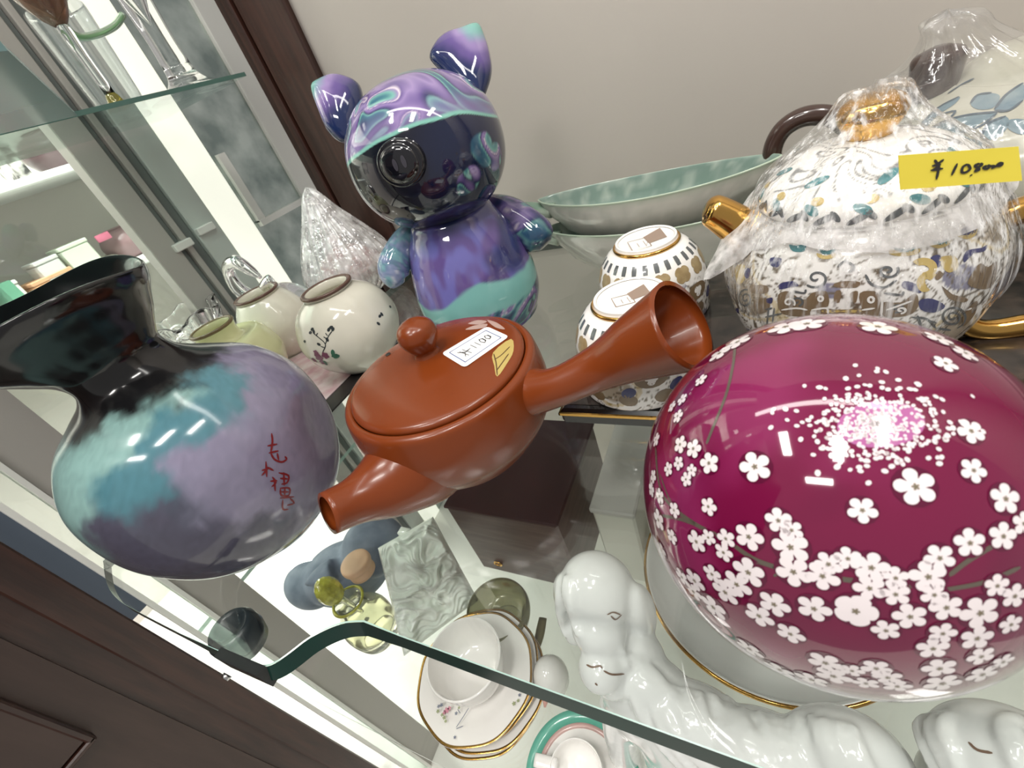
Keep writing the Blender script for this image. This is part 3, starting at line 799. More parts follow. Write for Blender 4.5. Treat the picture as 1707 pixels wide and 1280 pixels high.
# ---------------------------------------------------------------- three small jars
def jar(name, label, base, R, Hh, rn, neck, glz, rimm, n=64):
    base = Vector((base.x, base.y, .0024))
    t = thing(name, label, 'jar', base, 'small jars behind the dark vase')
    pr = [(.0005, .0015), (R * .48, .0015), (R * .54, 0), (R * .60, .002), (R * .86, Hh * .20), (R, Hh * .42), (R * .97, Hh * .60), (R * .80, Hh * .80), (rn * 1.05, Hh * .93 - neck), (rn * .93, Hh - .004 - neck * .3), (rn, Hh - .002)]
    ins = [(rn * .99, Hh + .0), (rn * .86, Hh - .0004), (rn * .80, Hh - .006), (rn * .9, Hh - .012), (R * .6, Hh * .5), (.0005, Hh * .4)]
    m_ = lathe(pr + ins, base, n, 4)
    obj('body', m_, glz, t)
    obj('rim', lathe([(rn * .99, Hh - .0022), (rn * 1.04, Hh - .0012), (rn * 1.03, Hh + .0004), (rn * .95, Hh + .0008), (rn * .86, Hh + .0002)], base, n, 3, ring=True), rimm, t)
    return t, m_
cream = mat('cream_crackle_glaze', S(228, 224, 208), .12, coat=.5, noise_amt=.12, noise_scale=90, color2=S(206, 202, 186))
yel = mat('pale_celadon_glaze', S(218, 220, 172), .12, coat=.5, noise_amt=.15, noise_scale=40, color2=S(200, 200, 150))
brim = mat('brown_rim_glaze', S(98, 72, 62), .25)
orim = mat('olive_rim_glaze', S(112, 96, 66), .25)
tl_ = thing('tile', 'white and pink patterned tile with black border under the small jars', 'tile', at(530, 610, 0))
tA, tB, tC, tD = at(548, 694, 0), at(676, 560, 0), at(470, 500, 0), at(330, 610, 0)
def slab(P, z0, z1): return hexa([(p.x, p.y, z0) for p in P], [(p.x, p.y, z1) for p in P])
obj('tile_border', slab([tA, tB, tC, tD], .0002, .0016), mat('black_tile_border', S(30, 28, 30), .2), tl_, smooth=False)
tm = (tA + tB + tC + tD) / 4
obj('tile_face', slab([tm + (p - tm) * .88 for p in (tA, tB, tC, tD)], .0016, .0022), mat('pink_white_tile', S(236, 228, 228), .2, noise_amt=.9, noise_scale=50, color2=S(196, 150, 160), coat=.3), tl_, smooth=False)
jR, jRm = jar('small_jar', 'cream jar painted with a small flower spray beside the red-brown teapot', Vector((-.3150, .2440, 0)), .0440, .0735, .0215, .0, cream, brim)
jM, jMm = jar('small_jar', 'cream jar with brown rim behind the pale yellow jar', nudge((-.3985, .2450, 0), -24, -18), .0365, .0680, .0220, .0, cream, brim)
jL, jLm = jar('small_jar', 'pale yellow celadon jar with narrow neck next to the dark vase', nudge((-.3560, .1740, 0), -40, -30), .0410, .0720, .0185, .010, yel, orim)
jb = bvh(jRm)
def jp(x, y): return (230 + x / 3.2, 280 + y / 3.2)
T1 = Paint(jb, .0002)
for q in ([(985, 985), (1000, 940), (960, 900), (935, 880)], [(1000, 940), (1015, 900), (1035, 870)], [(975, 950), (1000, 960)], [(990, 900), (1010, 912)], [(960, 880), (950, 895)], [(1000, 880), (1012, 895)]): T1.stroke([jp(*p) for p in q], .0008)
for q in ((920, 878), (938, 872), (1018, 862), (1040, 860), (1010, 915), (1030, 850), (930, 860), (965, 940), (1290, 790), (1300, 780), (1282, 830), (1345, 740), (890, 925)):
    h = hitpx(jb, *jp(*q))
    if h: T1.local(h[0], h[1], disc_shape(.0018, .0012, random.random() * 3, 10), rings=1)
obj('twig_print', T1.mesh(), mat('dark_green_enamel', S(52, 58, 60), .3), jR)['kind'] = 'stuff'
T2 = Paint(jb, .0003)
for q, r in (((965, 1010), .0042), ((1000, 1000), .0034), ((950, 985), .0026), ((985, 1035), .003), ((940, 1025), .0028)):
    h = hitpx(jb, *jp(*q))
    if h: T2.local(h[0], h[1], petal_shape(r, random.random(), deep=.6, m=24), rings=2)
obj('rose_print', T2.mesh(), mat('plum_enamel', S(128, 72, 96), .3), jR)
T3 = Paint(jb, .0003)
for q in ((1050, 1000), (1040, 985), (1060, 1005), (1000, 1040)):
    h = hitpx(jb, *jp(*q))
    if h: T3.local(h[0], h[1], disc_shape(.0030, .0016, random.random() * 3, 12), rings=1)
obj('leaf_print', T3.mesh(), mat('leaf_green_enamel', S(60, 110, 86), .3), jR)

# ---------------------------------------------------------------- cling-film-wrapped lidded bowl behind the pig
film = clear_mat('cling_film', (.97, .97, .97, 1), gloss=.03, rough=.12, white=.08, bump=.5, bump_scale=70)
film_c = clear_mat('crinkled_film', (.96, .96, .96, 1), gloss=.16, rough=.10, white=.46, bump=1.0, bump_scale=150)
WB = nudge((-.385, .350, 0), -26, -22)
wr = thing('wrapped_bowl', 'white and pink lidded bowl bundled in crinkled clear film behind the pig', 'wrapped bowl', WB)
wm = lathe([(.0005, .001), (.022, .001), (.024, 0), (.032, .012), (.042, .026), (.044, .034), (.040, .036), (.038, .040), (.028, .052), (.012, .060), (.006, .062), (.006, .066), (.009, .072), (.0005, .076)], WB, 64, 4)
obj('bowl', wm, mat('pink_sprigged_porcelain', S(226, 214, 210), .2, noise_amt=.9, noise_scale=75, color2=S(170, 98, 100)), wr)
random.seed(11)
def film_cone(prof, c, n, amp, seed, freq=9.0, lean=(0, 0)):
    def rf(r, z, a):
        d = Vector((math.cos(a), math.sin(a), 0))
        t = noise.noise(d * freq + Vector((seed, 0, z * 14))) + .6 * noise.noise(d * freq * 2.7 + Vector((0, seed, z * 20)))
        return r * (1 + amp * t), z + .004 * noise.noise(d * 4 + Vector((seed, seed, z * 10)))
    V, Fc = lathe(prof, c, n, 5, rf)
    z0, z1 = prof[0][1], prof[-1][1]
    return [v + Vector((lean[0], lean[1], 0)) * ((v.z - c[2] - z0) / (z1 - z0)) for v in V], Fc[:-1] if prof[-1][0] > .0002 else Fc
obj('film_wrap', film_cone([(.030, .002), (.050, .020), (.054, .036), (.050, .052), (.038, .074), (.022, .100), (.010, .122), (.0004, .130)], tuple(WB), 220, .12, 2.0, 12.0), film_c, wr)

# ---------------------------------------------------------------- celadon leaf dishes, nested
def leaf_dish(label, c, zf, zr, ang, L, Wd):
    t = thing('leaf_dish', label, 'dish', (c.x, c.y, zf), 'pair of celadon leaf dishes')
    rows = [(.0, zf + .002), (.45, zf + .002), (.52, zf), (.56, zf), (.72, zf + .008), (.9, zr - .016), (.985, zr - .002), (1.0, zr), (.985, zr + .0008), (.955, zr - .002), (.86, zr - .016), (.66, zf + .013), (.4, zf + .008), (.0, zf + .007)]
    n = 120; V, Fc = [], []; ca_, sa_ = math.cos(ang), math.sin(ang); cs = []
    rows = [(q.x, q.y) for q in smooth_pts([Vector((s_, z_, 0)) for s_, z_ in rows], 3)]
    split = None
    for i, (s_, z_) in enumerate(rows):
        for k in range(n):
            a = 2 * PI * k / n
            x = L * math.cos(a); y = Wd * math.sin(a) * (abs(math.sin(a)) ** .35)
            sx_ = s_ * (1 if s_ > .9 else 1)
            P_ = Vector((x * sx_, y * sx_, 0))
            zz = z_ + (.004 * (x / L) ** 2 if s_ > .8 else 0)
            V.append(Vector((c.x + P_.x * ca_ - P_.y * sa_, c.y + P_.x * sa_ + P_.y * ca_, zz)))
            inn = i > len(rows) * .54
            g = noise.fractal(V[-1] * 90, 1, 2, 3)
            rimk = sstep(.975, 1.0, s_)
            cc = mixc(S(124, 146, 136), S(170, 182, 172), sstep(-.2, .5, g)) if inn else mixc(S(212, 210, 200), S(198, 198, 188), sstep(-.2, .5, g))
            cs.append(mixc(cc, S(190, 206, 184), rimk))
    for i in range(len(rows) - 1):
        for k in range(n):
            k2 = (k + 1) % n; Fc.append((i * n + k, i * n + k2, (i + 1) * n + k2, (i + 1) * n + k))
    m_ = mat('celadon_glaze', vcol=True, rough=.16, coat=.4)
    obj('bowl', (V, Fc), m_, t, cols=cs)
    tipx = Vector((c.x - L * ca_, c.y - L * sa_, zr + .003))
    dirx = Vector((-ca_, -sa_, 0))
    sp_ = sweep([tipx - dirx * .012 + Vector((0, 0, -.010)), tipx + Vector((0, 0, -.007)), tipx + dirx * .010 + Vector((0, 0, -.004)), tipx + dirx * .018 + Vector((0, 0, -.001))], [.010, .0085, .0075, .005], 24, 6, squash=(.6, 1.0))
    obj('stem', sp_, m_, t, cols=[mixc(S(176, 190, 172), S(120, 150, 132), sstep(.0, .004, v.z - zr + .004)) for v in sp_[0]])
    return t
DC = Vector((-.080, .378, 0))
leaf_dish('green leaf-shaped celadon dish on top of its pair against the back panel', DC, .030, .0660, -.06, .094, .030)
leaf_dish('pale leaf-shaped celadon dish underneath the green one', DC + Vector((.006, .002, 0)), .0, .0400, -.03, .100, .032)

# ---------------------------------------------------------------- black tray, ornate teapot and its two cups
TZ = .012
tray = thing('tray', 'black lacquer tray with gold line carrying the ornate teapot and cups', 'tray', (.03, .25, 0))
lac = mat('black_lacquer', S(20, 18, 18), .16, coat=.6)
obj('base', box(-.101, .30, .1745, .330, .0005, TZ, .0025), lac, tray, smooth=False)
obj('gold_line', join(box(-.1012, .3002, .1740, .1752, .0085, .0102), box(-.1012, -.1004, .1740, .330, .0085, .0102)), gold, tray, smooth=False)
m_tp = mat('brown_scroll_inlay', S(62, 52, 46), .25, coat=.5, noise_amt=1.0, noise_scale=120, color2=S(22, 20, 20))
obj('inlay', box(-.096, .295, .180, .325, TZ - .0003, TZ + .0003), m_tp, tray, smooth=False)

deco_br = mat('bronze_brown_enamel', S(122, 102, 76), .28, coat=.4)
deco_gd = mat('ochre_gold_enamel', S(196, 172, 104), .25, coat=.4)
deco_nv = mat('navy_enamel', S(52, 54, 104), .25, coat=.4)
deco_gr = mat('slate_enamel', S(92, 96, 98), .25, coat=.4)
deco_te = mat('teal_enamel', S(64, 128, 134), .25, coat=.4)
def scrolled(v, c0):
    q = v - c0
    w_ = nvec(q * 70); n1 = noise.noise(q * 85 + w_ * .9); n2 = noise.noise(q * 34 + Vector((7, 3, 1)))
    base = S(240, 238, 234)
    k = abs(((n1 * 3.4) % 1.0) - .5)
    c = mixc(S(104, 92, 74), base, sstep(.07, .13, k))
    if n2 > .10: c = mixc(c, S(140, 122, 92), sstep(.10, .15, n2) * .8 * sstep(.08, .16, k))
    if n2 < -.38: c = mixc(c, S(70, 70, 116), .8 * sstep(.08, .16, k))
    if .02 < n2 < .08: c = mixc(c, S(200, 176, 110), .6)
    return mixc(base, c, sstep(.004, .008, q.z) * (1 - sstep(.066, .070, q.z)))
m_scr = mat('scroll_porcelain', vcol=True, rough=.12, coat=.4)
def cup(label, fpx, fpy):
    f = at(fpx, fpy, .0630)
    t = thing('tea_cup', label, 'cup', (f.x, f.y, TZ), 'upturned cups on the black tray')
    R_ = .0352
    pr = [(R_ * .985, .0003), (R_, .002), (R_ * 1.0, .014), (R_ * .965, .026), (R_ * .88, .036), (R_ * .74, .0435), (R_ * .60, .0470), (.0200, .0480), (.0192, .0500), (.0189, .0512), (.0180, .0514), (.0172, .0508), (.0168, .0502), (.0004, .0500)]
    m_ = lathe(pr, (f.x, f.y, TZ + .0004), 240, 10)
    c0 = Vector((f.x, f.y, TZ)); wh = S(240, 238, 234)
    obj('bowl', m_, m_scr, t, cols=[mixc(scrolled(v, c0 - Vector((0, 0, .01))), wh, sstep(.027, .030, v.z - TZ)) for v in m_[0]])
    obj('gold_foot_line', lathe([(.0206, .0470), (.0210, .0484), (.0201, .0496), (.0196, .0492)], (f.x, f.y, TZ + .0004), 80, ring=True), gold, t)
    b = bvh(m_); P = [Paint(b, .0002) for _ in range(5)]
    for pp in P: pp.face = False
    P[0].ringdots(f, .03, TZ + .0425, 26, [(-.0013, -.003), (.0013, -.003), (.0015, .0), (.0012, .003), (-.0013, .003), (-.0015, 0)])
    P[1].ringdots(f, .035, TZ + .0345, 15, petal_shape(.0056, .78, 4, .78, 24), .1)
    P[2].ringdots(f, .035, TZ + .0205, 9, disc_shape(.0085, .0052, .0, 16), .2)
    P[2].ringdots(f, .035, TZ + .0085, 12, disc_shape(.005, .004, .0, 14), .0)
    P[3].ringdots(f, .035, TZ + .0205, 9, petal_shape(.0036, .4, 3, .5, 20), .2)
    P[3].ringdots(f, .035, TZ + .0285, 18, disc_shape(.0016, .0012), .0)
    P[4].ringdots(f, .035, TZ + .0135, 9, disc_shape(.0042, .0030, .5), .55)
    for pp, m2, nm in zip(P, (deco_gr, mat('taupe_gold_enamel', S(170, 150, 112), .28, noise_amt=.6, noise_scale=260, color2=S(140, 118, 84), coat=.4), deco_br, porcelain, deco_nv), ('slate_dashes', 'gold_medallions', 'bronze_cartouches', 'white_motifs', 'navy_lozenges')):
        obj(nm, pp.mesh(), m2, t)['kind'] = 'stuff'
    Q = Paint(b, .0002)
    def fx(u, v): return (fpx + u, fpy + v)
    s_ = 1.0
    Q.poly([fx(-4, -2), fx(24, -18), fx(36, -3), fx(6, 8)], 0); 
    for q in ([(-30, 6), (2, -2), (10, 12), (-22, 20), (-30, 6)], [(-14, 8), (-10, 14)], [(-4, 4), (2, 12), (4, 3)]): Q.stroke([fx(*p) for p in q], .0007, 1)
    obj('base_mark', Q.mesh(), mat('taupe_print', S(150, 130, 116), .4), t)
    return t
cup('upturned patterned tea cup right behind the red-brown handle', 1049, 492)
cup('upturned patterned tea cup farther back beside the celadon dishes', 1076, 398)

TC = Vector((.0385, .2390, TZ))
tp = thing('ornate_teapot', 'white teapot with bronze and navy scroll ornament, gold spout and gold knob', 'teapot', TC)
tb = lathe([(r, z * 1.13) for r, z in [(.0005, .0015), (.028, .0015), (.030, 0), (.033, .002), (.044, .012), (.0500, .024), (.0520, .036), (.0510, .047), (.0470, .057), (.0420, .0635), (.038, .0665), (.036, .0672), (.0005, .066)]], TC, 420, 14)
obj('body', tb, m_scr, tp, cols=[scrolled(v, TC) for v in tb[0]])
bb = bvh(tb)
def tq(x, y): return (1180 + x / 3.239, 300 + y / 3.239)
def T(P, pts, wd=None, closed=False):
    pts = [tq(*p) for p in pts]
    if wd: P.stroke(pts, wd, 4)
    else: P.poly(pts, 3, 3)
Br, Gd, Nv, Gr, Te, Wt = [Paint(bb, .0002) for _ in range(6)]
Wt.off = .0004
for q in ([(380, 620), (440, 600), (470, 640), (540, 640), (560, 610), (640, 600), (650, 680), (560, 700), (540, 735), (400, 720)],
          [(820, 610), (900, 600), (930, 640), (920, 735), (860, 735), (830, 690)], [(940, 660), (1040, 660), (1120, 610), (1135, 680), (1080, 730), (950, 735)],
          [(680, 560), (740, 545), (820, 550), (800, 580), (700, 580)], [(600, 690), (720, 700), (840, 690), (830, 725), (610, 725)], [(1220, 520), (1245, 490), (1270, 510), (1240, 540)],
          [(230, 570), (320, 570), (320, 610), (240, 610)], [(150, 620), (160, 600), (170, 680), (160, 690)], [(1380, 720), (1450, 650), (1440, 720), (1380, 790)], [(1320, 820), (1460, 770), (1420, 860), (1340, 860)], [(1490, 640), (1520, 630), (1520, 700), (1490, 710)], [(1280, 600), (1330, 620), (1400, 640), (1380, 660), (1300, 640), (1260, 570)], [(1400, 560), (1440, 480), (1470, 450), (1510, 470), (1560, 440), (1540, 560), (1480, 590)],
          [(250, 650), (330, 640), (330, 700), (270, 720)], [(690, 600), (720, 600), (710, 660), (680, 650)], [(770, 610), (810, 600), (800, 660), (775, 650)]): T(Br, q)
for q in ([(150, 470), (200, 460), (200, 540), (160, 560)], [(990, 375), (1060, 390), (1140, 370), (1130, 400), (1040, 412), (980, 400)], [(1190, 350), (1250, 355), (1310, 320), (1300, 350), (1240, 370)], [(1340, 300), (1400, 305), (1450, 260), (1440, 300), (1390, 320)], [(590, 395), (640, 410), (690, 395), (680, 420), (630, 428), (595, 415)], [(180, 740), (210, 740), (200, 800), (170, 800)], [(1250, 420), (1330, 410), (1350, 470), (1300, 500), (1265, 470)], [(630, 700), (820, 700), (800, 715), (640, 715)]): T(Gd, q)
for q in (spiral(1150, 470, 40, 78, .62, -2.4, .62), spiral(1180, 560, 20, 46, .7, 1.2, 1.1)): T(Gd, q, .0026)
for q in ([(1140, 650), (1210, 640), (1280, 680), (1220, 715), (1150, 700)], [(1060, 545), (1120, 560), (1150, 590), (1140, 610), (1050, 580)], [(1200, 420), (1250, 405), (1255, 460), (1230, 470)], [(390, 560), (460, 545), (490, 570), (440, 580), (390, 590)], [(200, 480), (230, 480), (220, 530), (200, 520)], [(1370, 265), (1440, 245), (1440, 285), (1380, 300)], [(320, 640), (350, 635), (345, 665), (320, 660)], [(1375, 420), (1400, 380), (1480, 365), (1505, 350), (1490, 385), (1420, 400), (1385, 445)], [(340, 420), (400, 425), (380, 470), (340, 460)], [(150, 700), (165, 690), (168, 720)]): T(Nv, q)
for q in ([(1000, 365), (1060, 375), (1120, 360), (1100, 385), (1040, 390)], [(1210, 330), (1260, 335), (1300, 318), (1290, 345), (1230, 350)], [(440, 350), (480, 355), (530, 345), (520, 385), (460, 385)], [(600, 370), (640, 385), (690, 370), (670, 398), (620, 400)]): T(Te, q)
for q in (spiral(585, 530, 6, 70, 1.3, .5, .75), spiral(1320, 740, 6, 74, 2.2, 0, .85), spiral(205, 640, 5, 42, 1.8, 0, 1.2), spiral(480, 655, 4, 38, 1.2, 0, .7), spiral(1020, 690, 4, 40, 1.3, 0, .6)): T(Gr, q, .0009)
for q in (spiral(970, 490, 5, 60, 1.4, 2.0, .7, -1), [(850, 510), (880, 560), (950, 580), (1020, 540)], [(460, 600), (520, 610), (530, 590)], [(950, 610), (1040, 620), (1055, 600)], [(310, 700), (350, 690)], [(310, 740), (400, 720)], [(330, 690), (320, 780)], [(360, 690), (350, 770)], [(1100, 740), (1180, 750), (1230, 800)], [(1130, 730), (1150, 790)], [(1240, 800), (1310, 810)], [(1190, 760), (1230, 770)], [(700, 470), (740, 440), (790, 470), (760, 500)]): T(Gr, q, .0009)
for q in (spiral(610, 640, 12, 13, 1, 0, 1), spiral(880, 645, 14, 15, 1, 0, 1), spiral(440, 660, 5, 34, 1.1, 0, .8), spiral(1040, 700, 5, 30, 1.1, 1, .6), [(560, 700), (640, 690), (650, 720)], [(830, 700), (900, 690)], [(400, 700), (480, 690), (540, 700)], [(960, 700), (1020, 680), (1100, 650)], [(940, 640), (935, 735)], [(1390, 700), (1420, 690)]): T(Wt, q, .0008)
for nm, P, m2 in (('bronze_scrolls', Br, deco_br), ('gold_scrolls', Gd, deco_gd), ('navy_patches', Nv, deco_nv), ('slate_spirals', Gr, deco_gr), ('teal_arches', Te, deco_te), ('white_lines', Wt, porcelain)):
    if nm in ('bronze_scrolls', 'gold_scrolls', 'navy_patches', 'teal_arches'):     # carry the pattern round the back
        P.face = False
        for k in range(9):
            a = .15 + k * .33
            d = Vector((math.cos(a), math.sin(a), 0)); zz = TZ + {'bronze_scrolls': .024, 'gold_scrolls': .040, 'navy_patches': .033, 'teal_arches': .052}[nm]
            hh = bb.ray_cast(Vector((TC.x, TC.y, zz)) + d * .1, -d)
            if hh[0] is not None: P.local(hh[0], hh[1], petal_shape(.0075 if nm != 'teal_arches' else .004, a, 3, .55, 24))
    if P.V: obj(nm, P.mesh(), m2, tp)['kind'] = 'stuff'
# lid
LT = .0765
tl = lathe([(.0365, LT), (.0385, LT + .001), (.0388, LT + .0035), (.0372, LT + .0075), (.032, LT + .0128), (.023, LT + .0180), (.013, LT + .0212), (.008, LT + .0222), (.0005, LT + .0226)], TC, 300, 14)
tlid = obj('lid', tl, m_scr, tp, cols=[mixc(mixc(S(240, 238, 234), S(98, 100, 102), .85 * (1 - sstep(.05, .13, abs(((noise.noise((v - TC) * 70 + nvec((v - TC) * 60)) * 2.6) % 1.0) - .5)))), S(240, 238, 234), 1 - sstep(LT + .009, LT + .011, v.z - TZ)) for v in tl[0]])
lb2 = bvh(tl)
La, Lb_, Lc = Paint(lb2, .0002), Paint(lb2, .0002), Paint(lb2, .0002)
for P in (La, Lb_, Lc): P.face = False
La.ringdots(TC, .04, TZ + LT + .0042, 22, disc_shape(.0042, .0013, .5, 16)); La.ringdots(TC, .04, TZ + LT + .0052, 22, disc_shape(.0026, .0011, -.8, 14), .09)
Lb_.ringdots(TC, .04, TZ + LT + .0072, 14, disc_shape(.0034, .0017, -.5, 16), .1)
Lb_.ringdots(TC, .04, TZ + LT + .0148, 8, disc_shape(.0044, .0018, .7, 16), .1)
Lc.ringdots(TC, .04, TZ + LT + .0098, 13, disc_shape(.0024, .0018), .3)
obj('slate_scroll_band', La.mesh(), deco_gr, tlid)['kind'] = 'stuff'; obj('teal_scroll_band', Lb_.mesh(), deco_te, tlid)['kind'] = 'stuff'; obj('yellow_dots', Lc.mesh(), deco_gd, tlid)['kind'] = 'stuff'
KZ = TZ + LT + .0215
kt = Vector((TC.x, TC.y, KZ))
obj('knob', lathe([(.0088, -.001), (.0080, .0012), (.0092, .0035), (.0112, .0070), (.0116, .0100), (.0098, .0132), (.006, .0150), (.0004, .0156)], kt, 48, 4), gold, tlid)
# gold spout and gold handle
dsp = depth((TC.x - .050, TC.y, .085))
obj('spout', sweep([atd(1290, 440, dsp), atd(1258, 402, dsp), atd(1226, 374, dsp), atd(1197, 356, dsp), atd(1183, 350, dsp), atd(1176, 348, dsp)], [.012, .0104, .0090, .0080, .0070, .0035], 30, 6), gold, tp)
h1 = aty(1636, 386, .226); h2 = aty(1705, 350, .230); h3 = aty(1800, 340, .245); h4 = aty(1845, 420, .245); h5 = aty(1790, 520, .242); h6 = aty(1700, 543, .238); h7 = aty(1628, 548, .236)
h0 = Vector((TC.x + .044, TC.y - .006, h1.z - .004)); h8 = Vector((TC.x + .036, TC.y - .004, TZ + .016))
obj('handle', sweep([h0, h1, h2, h3, h4, h5, h6, h7, h8], [.0045, .0046, .0052, .0056, .0056, .0054, .005, .0046, .0045], 20, 7), gold, tp)
# tissue sheet laid between body and lid
tiss = [(1262, 318, .086), (1240, 338, .084), (1205, 395, .078), (1173, 466, .066), (1240, 432, .073), (1300, 412, .076), (1360, 415, .0745), (1420, 420, .0735), (1480, 424, .073), (1540, 412, .0745), (1590, 397, .076), (1636, 372, .079), (1668, 335, .083), (1700, 300, .087), (1690, 270, .089), (1640, 262, .089), (1560, 262, .088), (1450, 262, .088), (1350, 275, .087)]
outr = [at(x, y, z) for x, y, z in tiss]
for k, (x, y, z) in enumerate(tiss):
    hh = hitpx(bb, x, y)
    if hh and 5 <= k <= 12: outr[k] = hh[0] + hh[1] * .003
outr = smooth_pts(outr, 4, True)
V, Fc = [], []; m1 = len(outr)
for row in range(6):
    t_ = row / 5
    for p in outr:
        d = Vector((p.x - TC.x, p.y - TC.y, 0)).normalized()
        inn = Vector((TC.x, TC.y, TZ + LT + .0003)) + d * .036
        q = inn.lerp(p, t_); q.z += .0016 * noise.noise(q * 120) * t_ + .0035 * math.sin(PI * t_)
        dn = bb.ray_cast(Vector((q.x, q.y, .2)), Vector((0, 0, -1)))
        if dn[0] is not None and q.z < dn[0].z + .0018: q.z = dn[0].z + .0018
        V.append(q)
for r_ in range(5):
    for k in range(m1):
        k2 = (k + 1) % m1; Fc.append((r_ * m1 + k, r_ * m1 + k2, (r_ + 1) * m1 + k2, (r_ + 1) * m1 + k))
ti = tag(obj('tissue_sheet', (V, Fc), clear_mat('tissue_paper', (.95, .95, .95, 1), gloss=.0, rough=.5, white=.66, bump=.2, bump_scale=300, wcol=(.70, .68, .67, 1)), origin=TC), 'translucent white tissue sheet sticking out under the ornate teapot lid', 'tissue paper')
# cling film pulled over the knob
obj('film_wrap', film_cone([(.0515, .034), (.0540, .044), (.0530, .056), (.0480, .068), (.0425, .078), (.0385, .0865), (.030, .094), (.021, .1015), (.0155, .107), (.0128, .111), (.0095, .1145), (.0004, .1155)], tuple(TC), 340, .020, 5.0, 24.0), clear_mat('teapot_film', (.985, .985, .985, 1), gloss=.03, rough=.10, white=.42, bump=.7, bump_scale=60, stretch=(9, 9, .6), wr=(.50, .72, .02), wcol=(1, 1, 1, 1)), tp)  # white streaks in the film's colour stand in for its highlights
# yellow price tag with handwriting
tgc = [aty(1497, 259, .186), aty(1697, 244, .186), aty(1703, 301, .184), aty(1500, 316, .184)]
tg = obj('price_tag', card(tgc[::-1], .0004), mat('yellow_paper', S(232, 214, 74), .6), tp, smooth=False)
tg['label'] = 'yellow paper price tag with handwritten price'
tgb = BVHTree.FromPolygons([p for p in tgc], [(0, 1, 2, 3)])
TGP = Paint(tgb, .0007)
def gp(x, y): return (1400 + x / 4.267, y / 4.267)
for q in ([(668, 1135), (690, 1165)], [(735, 1132), (690, 1165)], [(650, 1178), (715, 1168)], [(640, 1210), (730, 1196)], [(650, 1212), (700, 1180)], [(696, 1160), (698, 1195), (682, 1275)], [(830, 1160), (790, 1245)],
          [(905, 1165), (870, 1185), (862, 1220), (885, 1225), (920, 1200), (905, 1165)], [(925, 1240), (930, 1248)], [(990, 1160), (955, 1175), (975, 1195), (955, 1215), (985, 1205), (975, 1190), (1005, 1170), (990, 1160)], [(1040, 1175), (1015, 1190), (1040, 1198), (1060, 1180), (1040, 1175)], [(1060, 1180), (1090, 1180), (1075, 1192), (1105, 1180), (1150, 1165), (1130, 1158), (1110, 1176), (1135, 1176), (1150, 1165)]):
    TGP.stroke([gp(*p) for p in q], .0007, 4)
obj('tag_handwriting', TGP.mesh(), inkblack, tp)

# ---------------------------------------------------------------- lotus teapot at the back right
LC = Vector((.135, .385, 0))
lt = thing('lotus_teapot', 'cream teapot with blue lotus painting and brown knob behind the ornate one', 'teapot', LC)
lm = lathe([(r, z * .84) for r, z in [(.0005, .001), (.045, .001), (.048, 0), (.056, .006), (.074, .030), (.0785, .052), (.074, .074), (.060, .092), (.040, .104), (.036, .105), (.030, .112), (.018, .119), (.0005, .121)]], LC, 100, 5)
cols = []
for v in lm[0]:
    g = noise.noise(v * 22)
    cols.append(mixc(S(182, 180, 164), S(92, 116, 124), sstep(.02, .5, g + .8 * (.05 - v.z) * 10)))
obj('body', lm, mat('lotus_glaze', vcol=True, rough=.2, coat=.3), lt, cols=cols)
lb3 = bvh(lm)
def lq(x, y): return (1400 + x / 4.267, y / 4.267)
Pa, Pb2 = Paint(lb3, .0003), Paint(lb3, .0006)
for q in ([(580, 880), (700, 770), (850, 690), (820, 740), (700, 820), (620, 900)], [(640, 920), (760, 860), (920, 820), (1120, 800), (1000, 880), (850, 960), (700, 960)], [(930, 740), (980, 680), (1080, 665), (1140, 690), (1090, 770), (980, 780)], [(1100, 780), (1180, 680), (1290, 600), (1360, 590), (1300, 720), (1180, 800)], [(1000, 980), (1060, 880), (1180, 830), (1200, 900), (1100, 990)], [(1190, 860), (1300, 850), (1380, 900), (1300, 960), (1200, 920)], [(700, 980), (850, 985), (1000, 1000), (980, 1060), (760, 1060)]):
    Pa.poly([lq(*p) for p in q], 3, 3)
for q in ([(580, 880), (700, 770), (850, 690)], [(640, 920), (760, 860), (920, 820), (1120, 800)], [(640, 930), (800, 965), (1000, 900), (1120, 805)], [(930, 740), (980, 680), (1080, 665)], [(1100, 780), (1180, 680), (1300, 595)], [(1100, 790), (1200, 790), (1300, 720)], [(1000, 980), (1060, 880), (1180, 830)], [(770, 670), (860, 610), (960, 560)], [(680, 830), (820, 795), (760, 870)]):
    Pb2.stroke([lq(*p) for p in q], .0012, 4)
obj('lotus_petals', Pa.mesh(), mat('lotus_blue', S(82, 114, 130), .3, noise_amt=.7, noise_scale=60, color2=S(134, 152, 154), coat=.3), lt)['kind'] = 'stuff'
obj('lotus_outlines', Pb2.mesh(), mat('lotus_dark', S(58, 78, 92), .3), lt)['kind'] = 'stuff'
kn = aty(1556, 150, .385)
m_brn = mat('dark_brown_glaze', S(64, 46, 40), .2, coat=.4)
obj('knob', sweep([Vector((kn.x - .002, .385, .094)), aty(1556, 150, .385), aty(1562, 110, .385), aty(1566, 88, .385), aty(1568, 76, .385)], [.012, .0105, .0125, .0115, .004], 30, 6), m_brn, lt)
hpts = [aty(1290, 300, .385), aty(1287, 255, .385), aty(1300, 222, .385), aty(1325, 201, .385), aty(1356, 192, .385), aty(1392, 197, .385), aty(1425, 225, .385), aty(1450, 270, .385)]
obj('handle', sweep(hpts, [.0062] * 8, 20, 7), m_brn, lt)
random.seed(5)
obj('film_wrap', film_cone([(.081, .044), (.077, .064), (.063, .081), (.044, .092), (.030, .099), (.020, .107), (.0150, .114), (.0130, .120), (.0004, .124)], (LC.x, LC.y, 0), 160, .03, 8.0, 12.0, (kn.x - LC.x, 0)), film, lt)

